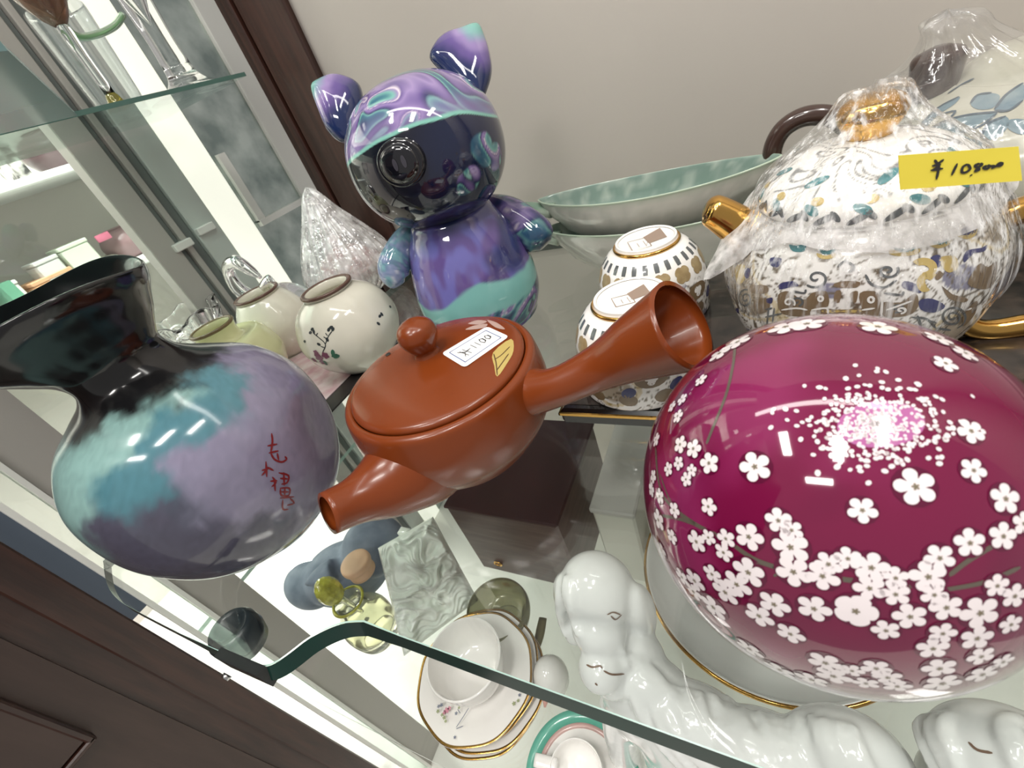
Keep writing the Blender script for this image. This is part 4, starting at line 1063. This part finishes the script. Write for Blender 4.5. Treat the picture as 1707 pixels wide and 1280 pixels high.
# ---------------------------------------------------------------- clear glass pieces behind the dark vase
cryst = mat('cut_crystal', (1, 1, 1, 1), .02, trans=1.0, ior=1.5)
CRB = at(352, 588, 0)
def scal(r, z, a): return r * (1 + .10 * math.cos(10 * a) * sstep(.01, .05, z)), z + .004 * math.cos(5 * a) * sstep(.03, .05, z)
t = thing('crystal_bowl', 'scalloped cut crystal bowl next to the pale yellow jar', 'bowl', CRB)
obj('bowl', lathe([(.0005, .001), (.018, .001), (.020, 0), (.016, .006), (.020, .014), (.032, .028), (.040, .044), (.043, .054), (.040, .054), (.030, .034), (.016, .018), (.0005, .016)], tuple(CRB), 120, 4, scal), cryst, t)
for k in range(8):
    a = k * PI / 4; c_ = CRB + Vector((.034 * math.cos(a), .034 * math.sin(a), .030))
    obj('crystal_scroll', sweep([c_ + Vector((.010 * math.cos(q) * -math.sin(a), .010 * math.cos(q) * math.cos(a), .010 * math.sin(q))) for q in [i * 2 * PI / 10 for i in range(10)]], [.003] * 10, 10, 2, closed=True), cryst, t)
gb = nudge((-.505, .275, 0), 48, -30)
t = thing('glass_swan', 'clear glass swan behind the small jars', 'figurine', gb)
obj('swan_body', ellipsoid(gb + Vector((.01, 0, .030)), (.044, .026, .028), 40, 24), cryst, t)
obj('swan_neck', sweep([gb + Vector((-.030, 0, .035)), gb + Vector((-.050, -.002, .060)), gb + Vector((-.040, -.004, .085)), gb + Vector((-.018, -.004, .092)), gb + Vector((-.004, -.004, .080)), gb + Vector((.006, -.004, .070))], [.012, .008, .0065, .0075, .006, .002], 18, 6), cryst, t)
obj('swan_wing', puff([gb + Vector(p) for p in ((-.02, -.026, .03), (.01, -.034, .055), (.055, -.026, .080), (.050, -.026, .045), (.02, -.03, .02))], .005, .005, 6), cryst, t)
gv = Vector((-.520, .155, 0))

# ================================================================== ON THE LOWER GLASS SHELF
def remeshed(name, parts, m, parent, voxel=.0018, smooth_it=4):
    """several overlapping volumes fused into one continuous skin"""
    o = obj(name, join(*parts), m, parent)
    r = o.modifiers.new('fuse', 'REMESH'); r.mode = 'VOXEL'; r.voxel_size = voxel; r.use_smooth_shade = True
    sm_ = o.modifiers.new('relax', 'SMOOTH'); sm_.factor = .5; sm_.iterations = smooth_it
    dg = bpy.context.evaluated_depsgraph_get(); dg.update()
    me = bpy.data.meshes.new_from_object(o.evaluated_get(dg)); o.modifiers.clear()
    o.data = me
    if not me.materials: me.materials.append(m)
    me.polygons.foreach_set('use_smooth', [True] * len(me.polygons))
    off = OFF[o]
    return o, ([v.co + off for v in me.vertices], [tuple(p.vertices) for p in me.polygons])
E_ = lambda x, y, z, a, b, c, rot=None: ellipsoid((x, y, z), (a, b, c), 32, 20, rot)
wpor = mat('glossy_white_porcelain', S(232, 234, 232), .14, coat=.4, bump=.25, bump_scale=45, noise_amt=.1, noise_scale=30, color2=S(212, 215, 212))
dog = thing('dog_figurine', 'white porcelain spaniel figurine with long ears under the glass', 'figurine', (-.04, .10, LZ))
parts = [E_(-.083, .121, -.083, .0225, .021, .0235), E_(-.080, .104, -.096, .0165, .016, .0165), E_(-.077, .088, -.107, .0130, .0145, .0115),
         E_(-.1045, .118, -.100, .0075, .012, .026), E_(-.102, .110, -.120, .0075, .011, .014), E_(-.060, .122, -.104, .0085, .012, .028), E_(-.072, .086, -.117, .010, .011, .008),
         E_(-.070, .106, -.135, .024, .020, .034), E_(-.056, .092, -.155, .030, .024, .042), E_(-.030, .084, -.160, .036, .026, .044), E_(.006, .078, -.160, .040, .028, .048), E_(.030, .074, -.180, .034, .030, .052),
         sweep([(-.072, .088, -.16), (-.078, .078, -.20), (-.080, .074, -.248)], [.016, .012, .012], 20, 5), sweep([(-.046, .080, -.17), (-.046, .070, -.21), (-.046, .066, -.248)], [.018, .013, .013], 20, 5),
         E_(-.080, .068, -.243, .012, .016, .007), E_(-.046, .060, -.243, .012, .016, .007), E_(.022, .060, -.215, .032, .028, .034), E_(.010, .045, -.242, .024, .014, .008), E_(.040, .090, -.150, .030, .024, .048)]
random.seed(21)
def locks(parts, strands, r):
    core = bvh(join(*parts)); out = []
    for st_ in strands:
        pts = [hitpx(core, x, y) for x, y in [(p.x, p.y) for p in smooth_pts([Vector((x, y, 0)) for x, y in st_], 3)]]
        pts = [h[0] + h[1] * .0010 for h in pts if h]
        keep = pts[:1]
        for p in pts[1:]:
            if .0015 < (p - keep[-1]).length < .012: keep.append(p)
        if len(keep) > 3:
            m_ = len(keep); out.append(sweep(keep, [r * (.35 + .65 * math.sin(PI * (i + .5) / m_)) for i in range(m_)], 10, 2))
    return out
strands = []
for k in range(17):      # locks of the feathered coat
    x = 1052 + k * 23; y = 1128 + k * 5
    strands.append([(x, y), (x + 14 + random.uniform(-6, 6), y + 45), (x + 40, y + 95), (x + 78 + random.uniform(-8, 8), y + 150)])
for k in range(7): strands.append([(1036 + k * 9, 1080 + k * 6), (1042 + k * 12, 1120 + k * 6), (1062 + k * 14, 1165 + k * 5)])
for k in range(4): strands.append([(932 + k * 7, 960), (934 + k * 7, 1010), (944 + k * 7, 1060)])
parts += locks(parts, strands, .0034)
dogo, dm = remeshed('body', parts, wpor, dog)
db_ = bvh(dm)
DN = Paint(db_, .0003)
for q in ([(978, 1108), (988, 1112), (1000, 1110), (1004, 1114)], [(1006, 1118), (1020, 1124), (1040, 1123)], [(1012, 1024), (1022, 1020), (1034, 1024)], [(1018, 1026), (1026, 1032), (1036, 1024)], [(992, 1138), (996, 1142)]): DN.stroke(q, .0010, 4)
if DN.V: obj('brown_face_lines', DN.mesh(), mat('brown_enamel', S(112, 84, 62), .4), dog)['kind'] = 'stuff'
dog2 = thing('dog_figurine', 'second white porcelain figurine with closed eye below the magenta ball', 'figurine', (.103, .102, LZ))
parts = [E_(.092, .100, -.110, .026, .022, .028), E_(.084, .086, -.126, .017, .017, .015), E_(.115, .104, -.130, .009, .013, .032), E_(.103, .104, -.165, .030, .022, .045), E_(.104, .102, -.228, .034, .028, .022)]
strands = []
for k in range(9):
    x = 1545 + k * 19
    strands.append([(x, 1185 + 2 * abs(k - 4)), (x - 8, 1215), (x + 4, 1250), (x + 22, 1300)])
parts += locks(parts, [q for q in strands if q[0][0] < 1600 or q[0][0] > 1665], .0032)
d2o, dm2 = remeshed('body', parts, wpor, dog2)
db2 = bvh(dm2); DE = Paint(db2, .0003); DE.stroke([(1615, 1237), (1630, 1250), (1655, 1255)], .0010, 4)
if DE.V: obj('brown_eye_line', DE.mesh(), mat('brown_enamel', S(112, 84, 62), .4), dog2)

# gold-rimmed bowl under the magenta ball
bw = Vector((.0090, .2160, LZ))
t = thing('gold_rimmed_bowl', 'white bowl with gold rim below the magenta ball vase', 'bowl', bw)
obj('bowl', lathe([(.0005, .002), (.040, .002), (.043, 0), (.046, .003), (.068, .014), (.084, .034), (.0915, .054), (.0932, .0595), (.0920, .0600), (.0895, .0585), (.081, .038), (.064, .021), (.03, .012), (.0005, .010)], bw, 96, 4), mat('grey_white_porcelain', S(216, 217, 214), .14, coat=.4), t)
obj('gold_rim', lathe([(.0926, .0575), (.0938, .0590), (.0930, .0606), (.0912, .0604), (.0904, .0588)], bw, 96, ring=True), gold, t)
b = bvh(lathe([(.068, .014), (.084, .034), (.0915, .054), (.0932, .0595)], bw, 96, 4)); PB_ = Paint(b, .0004); PB_.face = False
PB_.ringdots(bw, .09, LZ + .049, 44, petal_shape(.0042, .4, 3, .4, 24))
obj('grey_sprigs', PB_.mesh(), mat('grey_lilac_enamel', S(168, 166, 176), .3), t)['kind'] = 'stuff'

# stacked gold-edged saucers with the cup on top
sc0 = Vector((-.2079, .0857, 0))
def saucer(label, c, z, R_, grp=None, m_=None):
    t = thing('saucer', label, 'saucer', (c.x, c.y, z), grp)
    def wav(r, zz, a): return r * (1 + .012 * math.cos(8 * a) * sstep(R_ * .7, R_, r)), zz
    obj('plate', lathe([(.0005, .0015), (R_ * .46, .0015), (R_ * .48, 0), (R_ * .52, .0008), (R_ * .75, .005), (R_ * .985, .0085), (R_, .0092), (R_ * .985, .0098), (R_ * .74, .0068), (R_ * .5, .0036), (.0005, .0032)], (c.x, c.y, z), 96, 4, wav), m_ or porcelain, t)
    obj('gold_rim', lathe([(R_ * .985, .0082), (R_ * 1.008, .0090), (R_ * 1.004, .0102), (R_ * .965, .0096)], (c.x, c.y, z), 96, 0, wav, ring=True), gold, t)
    return t
for k in range(3):
    saucer(('white gold-edged saucer at the bottom of the stack', 'white gold-edged saucer second from the bottom of the stack', 'white gold-edged saucer just below the flowered one')[k], sc0 + Vector((.004 * (k % 2), .003 * k, 0)), LZ + .0085 * k, .0525, 'stacked gold-edged saucers')
SZ = LZ + .0255
ts = saucer('flowered gold-edged saucer under the white cup, topmost of its stack', sc0, SZ, .0515, 'stacked gold-edged saucers')
sm2 = lathe([(.0005, .0036), (.02575, .0036), (.0381, .0068), (.0507, .0098)], (sc0.x, sc0.y, SZ), 96, 4); b = bvh(sm2)
def sq(x, y): return (660 + x / 4.2675, 990 + y / 4.2675)
F1, F2, F3 = Paint(b, .0004), Paint(b, .0004), Paint(b, .0004)
for x, y, r, P in ((360, 830, .0024, F1), (380, 815, .0018, F1), (345, 845, .0016, F1), (325, 790, .0016, F3), (305, 800, .0014, F3), (345, 880, .0016, F2), (300, 835, .0016, F2), (355, 905, .0013, F2), (430, 850, .0014, F3), (450, 810, .0012, F2), (420, 1020, .0012, F3), (840, 780, .0016, F2), (870, 760, .0013, F2), (880, 720, .0013, F3), (330, 860, .0014, F2)):
    h = hitpx(b, *sq(x, y))
    if h: P.local(h[0], h[1], petal_shape(r, x, 5, .5, 20), rings=1)
for q in ([(430, 950), (470, 890), (520, 810)], [(440, 820), (460, 850)], [(430, 960), (480, 940)]): F3.stroke([sq(*p) for p in q], .0006)
for P, nm, m2 in ((F1, 'pink_flowers', mat('pink_enamel', S(206, 140, 158), .3)), (F2, 'green_leaves', mat('sage_enamel', S(150, 158, 120), .3)), (F3, 'blue_grey_sprigs', mat('blue_grey_enamel', S(120, 124, 140), .3))):
    if P.V: obj(nm, P.mesh(), m2, ts)['kind'] = 'stuff'
cc = Vector((-.2045, .0862, SZ + .0042))
t = thing('white_cup', 'plain white porcelain cup on the flowered saucer', 'cup', cc)
obj('bowl', lathe([(.0005, .001), (.013, .001), (.0145, 0), (.016, .002), (.024, .010), (.0285, .022), (.0310, .036), (.0316, .0395), (.0306, .0400), (.0298, .0385), (.027, .022), (.021, .010), (.0005, .006)], cc, 80, 4), porcelain, t)

# teal and pink saucer with a small white cup at the bottom edge
tc_ = at(969, 1296, -.222)
t = thing('teal_saucer', 'teal and pink banded saucer at the bottom edge', 'saucer', (tc_.x, tc_.y, LZ))
obj('plate', lathe([(.0005, .0005), (.018, .0005), (.0195, 0), (.021, .004), (.024, .012), (.0395, .0265), (.0405, .0280), (.0395, .0288), (.0375, .0282), (.030, .0270)], (tc_.x, tc_.y, LZ), 80, 0), porcelain, t)
obj('teal_band', lathe([(.0405, .0282), (.0402, .0292), (.0375, .0290), (.0320, .0278), (.0320, .0272)], (tc_.x, tc_.y, LZ), 80, ring=True), mat('teal_glaze', S(94, 168, 148), .2, coat=.4), t)
obj('pink_band', lathe([(.0318, .0279), (.0285, .0272), (.0285, .0268), (.0318, .0272)], (tc_.x, tc_.y, LZ), 80, ring=True), mat('pink_glaze', S(206, 172, 166), .2, coat=.4), t)
obj('well', lathe([(.0284, .0268), (.026, .0245), (.014, .022), (.0005, .0218)], (tc_.x, tc_.y, LZ), 80), mat('olive_grey_glaze', S(150, 150, 124), .25), t)
t = thing('egg_cup', 'small white cup with a side lug on the teal saucer', 'cup', (tc_.x, tc_.y, LZ + .0225))
obj('bowl', lathe([(.0005, .0), (.010, .0), (.0105, .002), (.0165, .012), (.0180, .022), (.0172, .0225), (.015, .012), (.0005, .006)], (tc_.x, tc_.y, LZ + .0225), 48, 4), porcelain, t)
lg = Vector((tc_.x, tc_.y, LZ + .0435)); ld = (at(905, 1270, lg.z) - lg).normalized()
obj('lug', sweep([lg + ld * .014, lg + ld * .022, lg + ld * .030], [.0045, .0045, .0042], 14, 4, squash=(.4, 1)), porcelain, t)

# dark box with gold print, pale box beside it
bx = thing('dark_gift_box', 'dark maroon gift box with small gold ornaments below the red-brown teapot', 'box', (-.20, .24, LZ))
m_mar = mat('maroon_card', S(50, 30, 34), .4, noise_amt=.3, noise_scale=30, color2=S(38, 22, 26)); m_mar2 = mat('brown_wood_grain_card', S(94, 78, 74), .35, noise_amt=.7, noise_scale=30, color2=S(66, 52, 50), stretch=(1, 1, 7))
obj('box_body', box(-.2650, -.1480, .1920, .315, LZ, -.142, .002), m_mar2, bx, smooth=False)
obj('box_lid', box(-.2665, -.1465, .1905, .3165, -.142, -.138, .0015), m_mar, bx, smooth=False)
gq = []
for x, y in ((831, 938), (847, 966), (862, 990)):
    r = ray(x, y); tt = (.1918) / r.y; p = CAM + r * tt
    m_ = sweep([p + Vector((.0042 * math.cos(a), -.0012, .0030 * math.sin(a))) for a in [i * PI / 5 for i in range(10)]], [.0011] * 10, 8, 2, closed=True)
    obj('gold_ring_ornament', m_, gold, bx)
pbx = thing('pale_box', 'pale grey cardboard box beside the dark gift box', 'box', (-.105, .26, LZ))
obj('box_body', box(-.124, -.0875, .2142, .330, LZ, -.146, .002), mat('pale_grey_card', S(196, 198, 186), .5), pbx, smooth=False)
obj('box_lid', box(-.1255, -.0865, .2128, .331, -.146, -.140, .0015), mat('grey_card', S(172, 172, 166), .5), pbx, smooth=False)

# frosted relief glass block
def relief_block(c, a, b_, z0, z1, rot, amp):
    V, Fc = [], []; n = 96; rows = 60
    for i in range(rows + 1):
        z = z0 + (z1 - z0) * i / rows
        for k in range(n):
            u = 4 * k / n; s_ = int(u); f_ = u - s_
            q = [(-1 + 2 * f_, -1), (1, -1 + 2 * f_), (1 - 2 * f_, 1), (-1, 1 - 2 * f_)][s_]
            tp_ = 1 + .10 * i / rows
            p = Vector((q[0] * a * tp_, q[1] * b_ * tp_, 0)); nn = p.normalized()
            w_ = nvec(Vector((p.x, p.y, z)) * 45); h_ = math.sin(14 * noise.noise(Vector((p.x, p.y, z)) * 26 + w_ * .5))
            p = p + nn * amp * h_ * (1 - sstep(.9, 1.0, i / rows))
            V.append(Vector((c.x + p.x * math.cos(rot) - p.y * math.sin(rot), c.y + p.x * math.sin(rot) + p.y * math.cos(rot), z)))
    for i in range(rows):
        for k in range(n):
            k2 = (k + 1) % n; Fc.append((i * n + k, i * n + k2, (i + 1) * n + k2, (i + 1) * n + k))
    Fc.append(tuple(range(n))[::-1]); Fc.append(tuple(rows * n + k for k in range(n)))
    return V, Fc
frost = mat('frosted_green_glass', S(246, 251, 242), .18, trans=.0, ior=1.4, coat=.4, noise_amt=.35, noise_scale=40, color2=S(204, 220, 206))
c00, c10, c11, c01 = at(628, 916, -.158), at(720, 864, -.158), at(796, 1004, -.226), at(672, 1098, -.236)
nrm = (c10 - c00).cross(c01 - c00).normalized()
if nrm.z < 0: nrm = -nrm
NU, NV = 90, 110; V, Fc = [], []
for lay in (0, 1):
    for j_ in range(NV + 1):
        for i_ in range(NU + 1):
            u, v_ = i_ / NU, j_ / NV
            p = c00.lerp(c10, u).lerp(c01.lerp(c11, u), v_)
            if lay == 0:
                w_ = nvec(p * 34); h_ = math.sin(13 * noise.noise(p * 30 + w_ * .8)) + .4 * math.sin(30 * noise.noise(p * 40 + w_))
                e_ = min(u, 1 - u, v_, 1 - v_); p = p + nrm * (.0034 * h_ * sstep(0, .06, e_) - .006 * (1 - sstep(0, .05, e_)))
            else: p = p - nrm * .014
            V.append(p)
W1 = NU + 1; N0 = W1 * (NV + 1)
for j_ in range(NV):
    for i_ in range(NU):
        a = j_ * W1 + i_; Fc.append((a, a + 1, a + W1 + 1, a + W1)); Fc.append((N0 + a + W1, N0 + a + W1 + 1, N0 + a + 1, N0 + a))
rim_ = [i_ for i_ in range(NU)] + [j_ * W1 + NU for j_ in range(NV)] + [NV * W1 + i_ for i_ in range(NU, 0, -1)] + [j_ * W1 for j_ in range(NV, 0, -1)]
for k in range(len(rim_)):
    a, b_ = rim_[k], rim_[(k + 1) % len(rim_)]; Fc.append((b_, a, N0 + a, N0 + b_))
t = thing('relief_plaque', 'pale green frosted glass plaque with swirling relief leaning below the teapot spout', 'plaque', (-.30, .13, LZ))
obj('relief_face', (V, Fc), frost, t)
ft = (c00 + c10) / 2 - nrm * .014
obj('prop', hexa([(ft.x - .012, ft.y - .006, LZ), (ft.x + .012, ft.y - .006, LZ), (ft.x + .012, ft.y + .010, LZ), (ft.x - .012, ft.y + .010, LZ)], [(ft.x - .010, ft.y - .004, ft.z), (ft.x + .010, ft.y - .004, ft.z), (ft.x + .010, ft.y + .004, ft.z), (ft.x - .010, ft.y + .004, ft.z)]), frost, t)

# blue-grey stoneware bird and its peach stopper
bird = thing('stoneware_bird', 'blue-grey stoneware bird with peach coloured round lid under the spout', 'figurine', (-.36, .13, LZ))
blu = mat('blue_grey_stoneware', S(134, 144, 158), .6, noise_amt=.8, noise_scale=38, color2=S(88, 100, 116), spec=.25)
ro = Matrix.Rotation(.5, 3, 'Z')
bo, bmesh_ = remeshed('body', [E_(-.404, .134, -.215, .050, .036, .034, ro), E_(-.366, .160, -.190, .036, .034, .030), E_(-.448, .112, -.222, .034, .026, .026), sweep([(-.385, .120, -.178), (-.400, .108, -.178), (-.416, .100, -.186)], [.016, .010, .003], 16, 5, squash=(.6, 1))], blu, bird, .003)
lp = at(590, 936, -.152); 
obj('round_lid', lathe([(.0130, -.012), (.0130, -.002), (.0148, .0), (.0148, .004), (.0125, .0058), (.0003, .0062)], (lp.x, lp.y, -.158), 40, 3), mat('peach_wood', S(216, 176, 140), .5, noise_amt=.3, noise_scale=50, color2=S(200, 156, 120)), bird)

# perfume bottle with yellow cut stopper
pbv = at(606, 1062, -.19); pbv = nudge((-.318, .078, LZ), -16, -46)
t = thing('perfume_bottle', 'round perfume bottle with yellow cut glass stopper', 'bottle', pbv)
m_yg = mat('pale_yellow_glass', S(250, 250, 226), .04, trans=.95, ior=1.4); m_yg2 = mat('yellow_cut_glass', S(214, 214, 84), .12, noise_amt=.8, noise_scale=160, color2=S(150, 146, 40), bump=.6, bump_scale=160, trans=.3, ior=1.5, coat=.4)
obj('flask', lathe([(.0005, .001), (.018, .001), (.020, 0), (.023, .006), (.0255, .022), (.025, .036), (.020, .048), (.0125, .055), (.0105, .060), (.0120, .066), (.0150, .0685), (.0135, .0690), (.010, .0665), (.008, .058), (.015, .046), (.022, .034), (.021, .014), (.0005, .006)], pbv, 64, 4), m_yg, t)
obj('neck_ring', lathe([(.0150, .0672), (.0166, .0688), (.0150, .0704), (.0134, .0688)], pbv, 48, ring=True), m_yg2, t)
s_a = Vector((pbv.x, pbv.y, LZ + .060)); s_b = at(549, 985, -.160)
ax = (s_b - s_a).normalized()
rotm = ax.to_track_quat('Z', 'Y').to_matrix()
def facet(V, Fc): return V, Fc
sv, sf = ellipsoid((0, 0, 0), (.0125, .0095, .0165), 14, 9)
obj('stopper', ([s_b + rotm @ v for v in sv], sf), m_yg2, t, smooth=False)
obj('stopper_dipper', sweep([s_b - ax * .012, s_a, s_a - ax * .015], [.0035, .0026, .0018], 14, 4), m_yg, t)

# olive glass bowl and white egg-shaped bird behind the saucer
ol = at(820, 1036, LZ + .03)
t = tag(obj('olive_glass_bowl', lathe([(.0005, .001), (.016, .001), (.018, 0), (.026, .010), (.031, .024), (.030, .032), (.0285, .032), (.0285, .024), (.023, .011), (.0005, .006)], (ol.x, ol.y + .012, LZ), 48, 4), mat('olive_glass', S(150, 148, 110), .06, trans=.7, ior=1.4), origin=(ol.x, ol.y + .012, LZ)), 'small olive yellow glass bowl behind the white cup', 'bowl')
eg = at(918, 1128, LZ + .022)
t = thing('porcelain_chick', 'small white porcelain chick between the saucer and the dog', 'figurine', (eg.x, eg.y, LZ))
obj('body', ellipsoid((eg.x, eg.y, LZ + .021), (.0145, .0160, .0208), 32, 22), porcelain, t)
obj('beak', sweep([Vector((eg.x, eg.y - .013, LZ + .021)), Vector((eg.x + .001, eg.y - .021, LZ + .018))], [.004, .0008], 12, 3), mat('pink_beak', S(206, 160, 150), .4), t)
# loose gold-green stems lying between cup and dog
t = thing('brass_letter_opener', 'slim brass stick lying behind the white chick', 'stick', (-.16, .14, LZ))
g0, g1 = at(905, 1030, LZ + .004), at(893, 1090, LZ + .004)
obj('blade', sweep([g0, g0.lerp(g1, .5), g1], [.004, .0045, .002], 10, 4, squash=(.4, 1)), mat('dull_brass', S(120, 112, 70), .35, metal=.6), t)

# ================================================================== UPPER LEFT GLASSWARE
UZ = .2437
gA = atx(318, 148, -.525); gA = Vector((gA.x, gA.y, UZ))
clr = clear_mat('blown_glass', (.93, .95, .95, 1), gloss=.10, rough=.03)
t = thing('glass_vase', 'tall clear glass vase with flared foot on the upper left shelf', 'vase', gA)
obj('foot', lathe([(.042, .0002), (.043, .002), (.034, .0050), (.022, .010), (.015, .018), (.0135, .026)], gA, 48, 4, None, False), cryst, t)
obj('stem', lathe([(.0135, .0262), (.0125, .05), (.0145, .09), (.018, .14), (.026, .20), (.024, .20), (.016, .14), (.0085, .09), (.0003, .06)], gA, 48, 4), cryst, t)
gB = atx(186, 160, -.50); gB = Vector((gB.x, gB.y, UZ))
t = thing('amber_stem_glass', 'tall narrow glass with amber bowl and olive foot on the upper left shelf', 'glass', gB)
obj('foot', lathe([(.010, .0002), (.0105, .002), (.007, .005), (.0045, .012), (.0003, .014)], gB, 32, 3), mat('olive_amber_glass', S(150, 140, 60), .05, trans=.7), t)
obj('stem', lathe([(.0042, .0125), (.0040, .04), (.0050, .06), (.0003, .061)], gB, 24, 3), cryst, t)
obj('bowl', lathe([(.0050, .0615), (.012, .070), (.020, .090), (.022, .14), (.0205, .14), (.018, .090), (.0003, .067)], gB, 40, 3), mat('brown_amber_glass', S(150, 112, 92), .06, trans=.6), t)
gC = Vector((-.560, .335, UZ))
t = thing('green_handled_mug', 'clear mug with pale green glass handle on the upper left shelf', 'mug', gC)
obj('mug_body', lathe([(.0005, .001), (.018, .001), (.019, 0), (.021, .004), (.024, .07), (.0245, .085), (.0235, .085), (.0225, .05), (.019, .006), (.0005, .005)], gC, 48, 3), clr, t)
ha = [atx(x, y, -.535) for x, y in ((112, -20), (100, 15), (108, 42), (130, 60), (160, 58), (190, 44), (205, 25))]
obj('handle', sweep(ha, [.0030] * 7, 14, 6), mat('pale_green_glass', S(150, 196, 150), .08, trans=.5), t)

# cut glass lying at the left behind the vase
gl = Vector((-.470, .110, 0))
t = thing('cut_glass_tumbler', 'cut glass tumbler at the left edge behind the black-necked vase', 'glass', (-.545, .125, -.06))
def flut(r, z, a): return r * (1 + .05 * math.cos(14 * a)), z
p0 = atx(45, 670, -.545)
obj('tumbler', lathe([(.0005, -.030), (.026, -.030), (.028, -.028), (.031, .0), (.034, .030), (.032, .030), (.027, -.010), (.0005, -.018)], p0, 84, 3, flut), cryst, t)
t.location.z = p0.z - .03

# ================================================================== THE NEIGHBOURING CABINET'S GOODS
SX = -1.0
def on_shelf(px, py, z): return atx(px, py, -1.02)
def small_box(name, label, px0, px1, py, h, m_, z0, dx=.07, grp='small goods on the neighbouring white shelf'):
    a, b_ = atx(px0, py, -1.02), atx(px1, py, -1.02)
    y0, y1 = sorted((a.y, b_.y))
    t = thing(name, label, 'box', (-1.05, (y0 + y1) / 2, z0), grp)
    obj('carton', box(-1.02 - dx, -1.02, y0, y1, z0, z0 + h, .002), m_, t, smooth=False)
    obj('carton_lid', box(-1.021 - dx, -1.019, y0 - .001, y1 + .001, z0 + h, z0 + h + .006, .001), m_, t, smooth=False)
    return t
Z1, Z2 = .0932, .2552
small_box('peach_box', 'peach coloured ribbed box on the neighbouring white shelf', 48, 140, 470, .026, mat('peach_card', S(222, 176, 138), .6, noise_amt=.4, noise_scale=90, color2=S(200, 150, 112)), Z1)
small_box('white_ribbon_box', 'white box with green ribbon at the far left of the neighbouring shelf', 5, 38, 480, .040, mat('white_card', S(232, 232, 228), .6), Z1)
q = atx(22, 480, -1.02)
obj('ribbon', box(-1.092, -1.0185, q.y - .012, q.y + .004, Z1, Z1 + .048), mat('green_ribbon', S(110, 166, 140), .4), bpy.data.objects['white_ribbon_box'], smooth=False)
small_box('mint_box', 'mint green box behind the black vase lip', 100, 162, 420, .055, mat('mint_card', S(214, 226, 206), .6), Z1, .05)
small_box('grey_white_box', 'pale grey box left of the mint green one', 45, 98, 430, .050, mat('pale_card', S(214, 216, 212), .6), Z1, .05)
def pot_(name, label, px, py, z0, R_, h, m_, cat='jar'):
    a = atx(px, py, -1.07)
    t = thing(name, label, cat, (-1.07, a.y, z0))
    obj('body', lathe([(.0005, .0), (R_ * .6, .0), (R_ * .9, h * .25), (R_, h * .55), (R_ * .8, h * .85), (R_ * .55, h * .95), (R_ * .58, h), (R_ * .5, h), (R_ * .45, h * .9), (.0005, h * .5)], (-1.07, a.y, z0), 40, 4), m_, t)
    obj('rim', lathe([(R_ * .56, h * .985), (R_ * .60, h), (R_ * .54, h * 1.01), (R_ * .50, h)], (-1.07, a.y, z0), 40, ring=True), m_, t)
    return t
pot_('mauve_pot', 'mauve round pot at the right end of the neighbouring shelf', 212, 405, Z1, .042, .055, mat('mauve_glaze', S(146, 118, 122), .25))
pot_('dark_pot', 'dark plum pot on the higher neighbouring shelf', 85, 235, Z2, .055, .060, mat('plum_glaze', S(98, 78, 82), .25))
small_box('patterned_box', 'black and white patterned box on the higher neighbouring shelf', 0, 26, 255, .045, mat('patterned_card', S(226, 224, 218), .6, noise_amt=1.0, noise_scale=70, color2=S(50, 50, 50)), Z2, .06)
t = pot_('cream_dish', 'cream dish with dark flowers beside the peach box', 160, 440, Z1, .040, .022, mat('flowered_cream', S(222, 222, 206), .3, noise_amt=.9, noise_scale=60, color2=S(110, 104, 100)), 'dish')
a = atx(172, 395, -1.03)
t = tag(obj('pink_tag', box(-1.032, -1.028, a.y - .012, a.y + .012, a.z - .006, a.z + .006, .001), mat('pink_paper', S(222, 120, 150), .6), origin=(a.x, a.y, a.z)), 'small pink paper tag beside the mauve pot', 'tag')
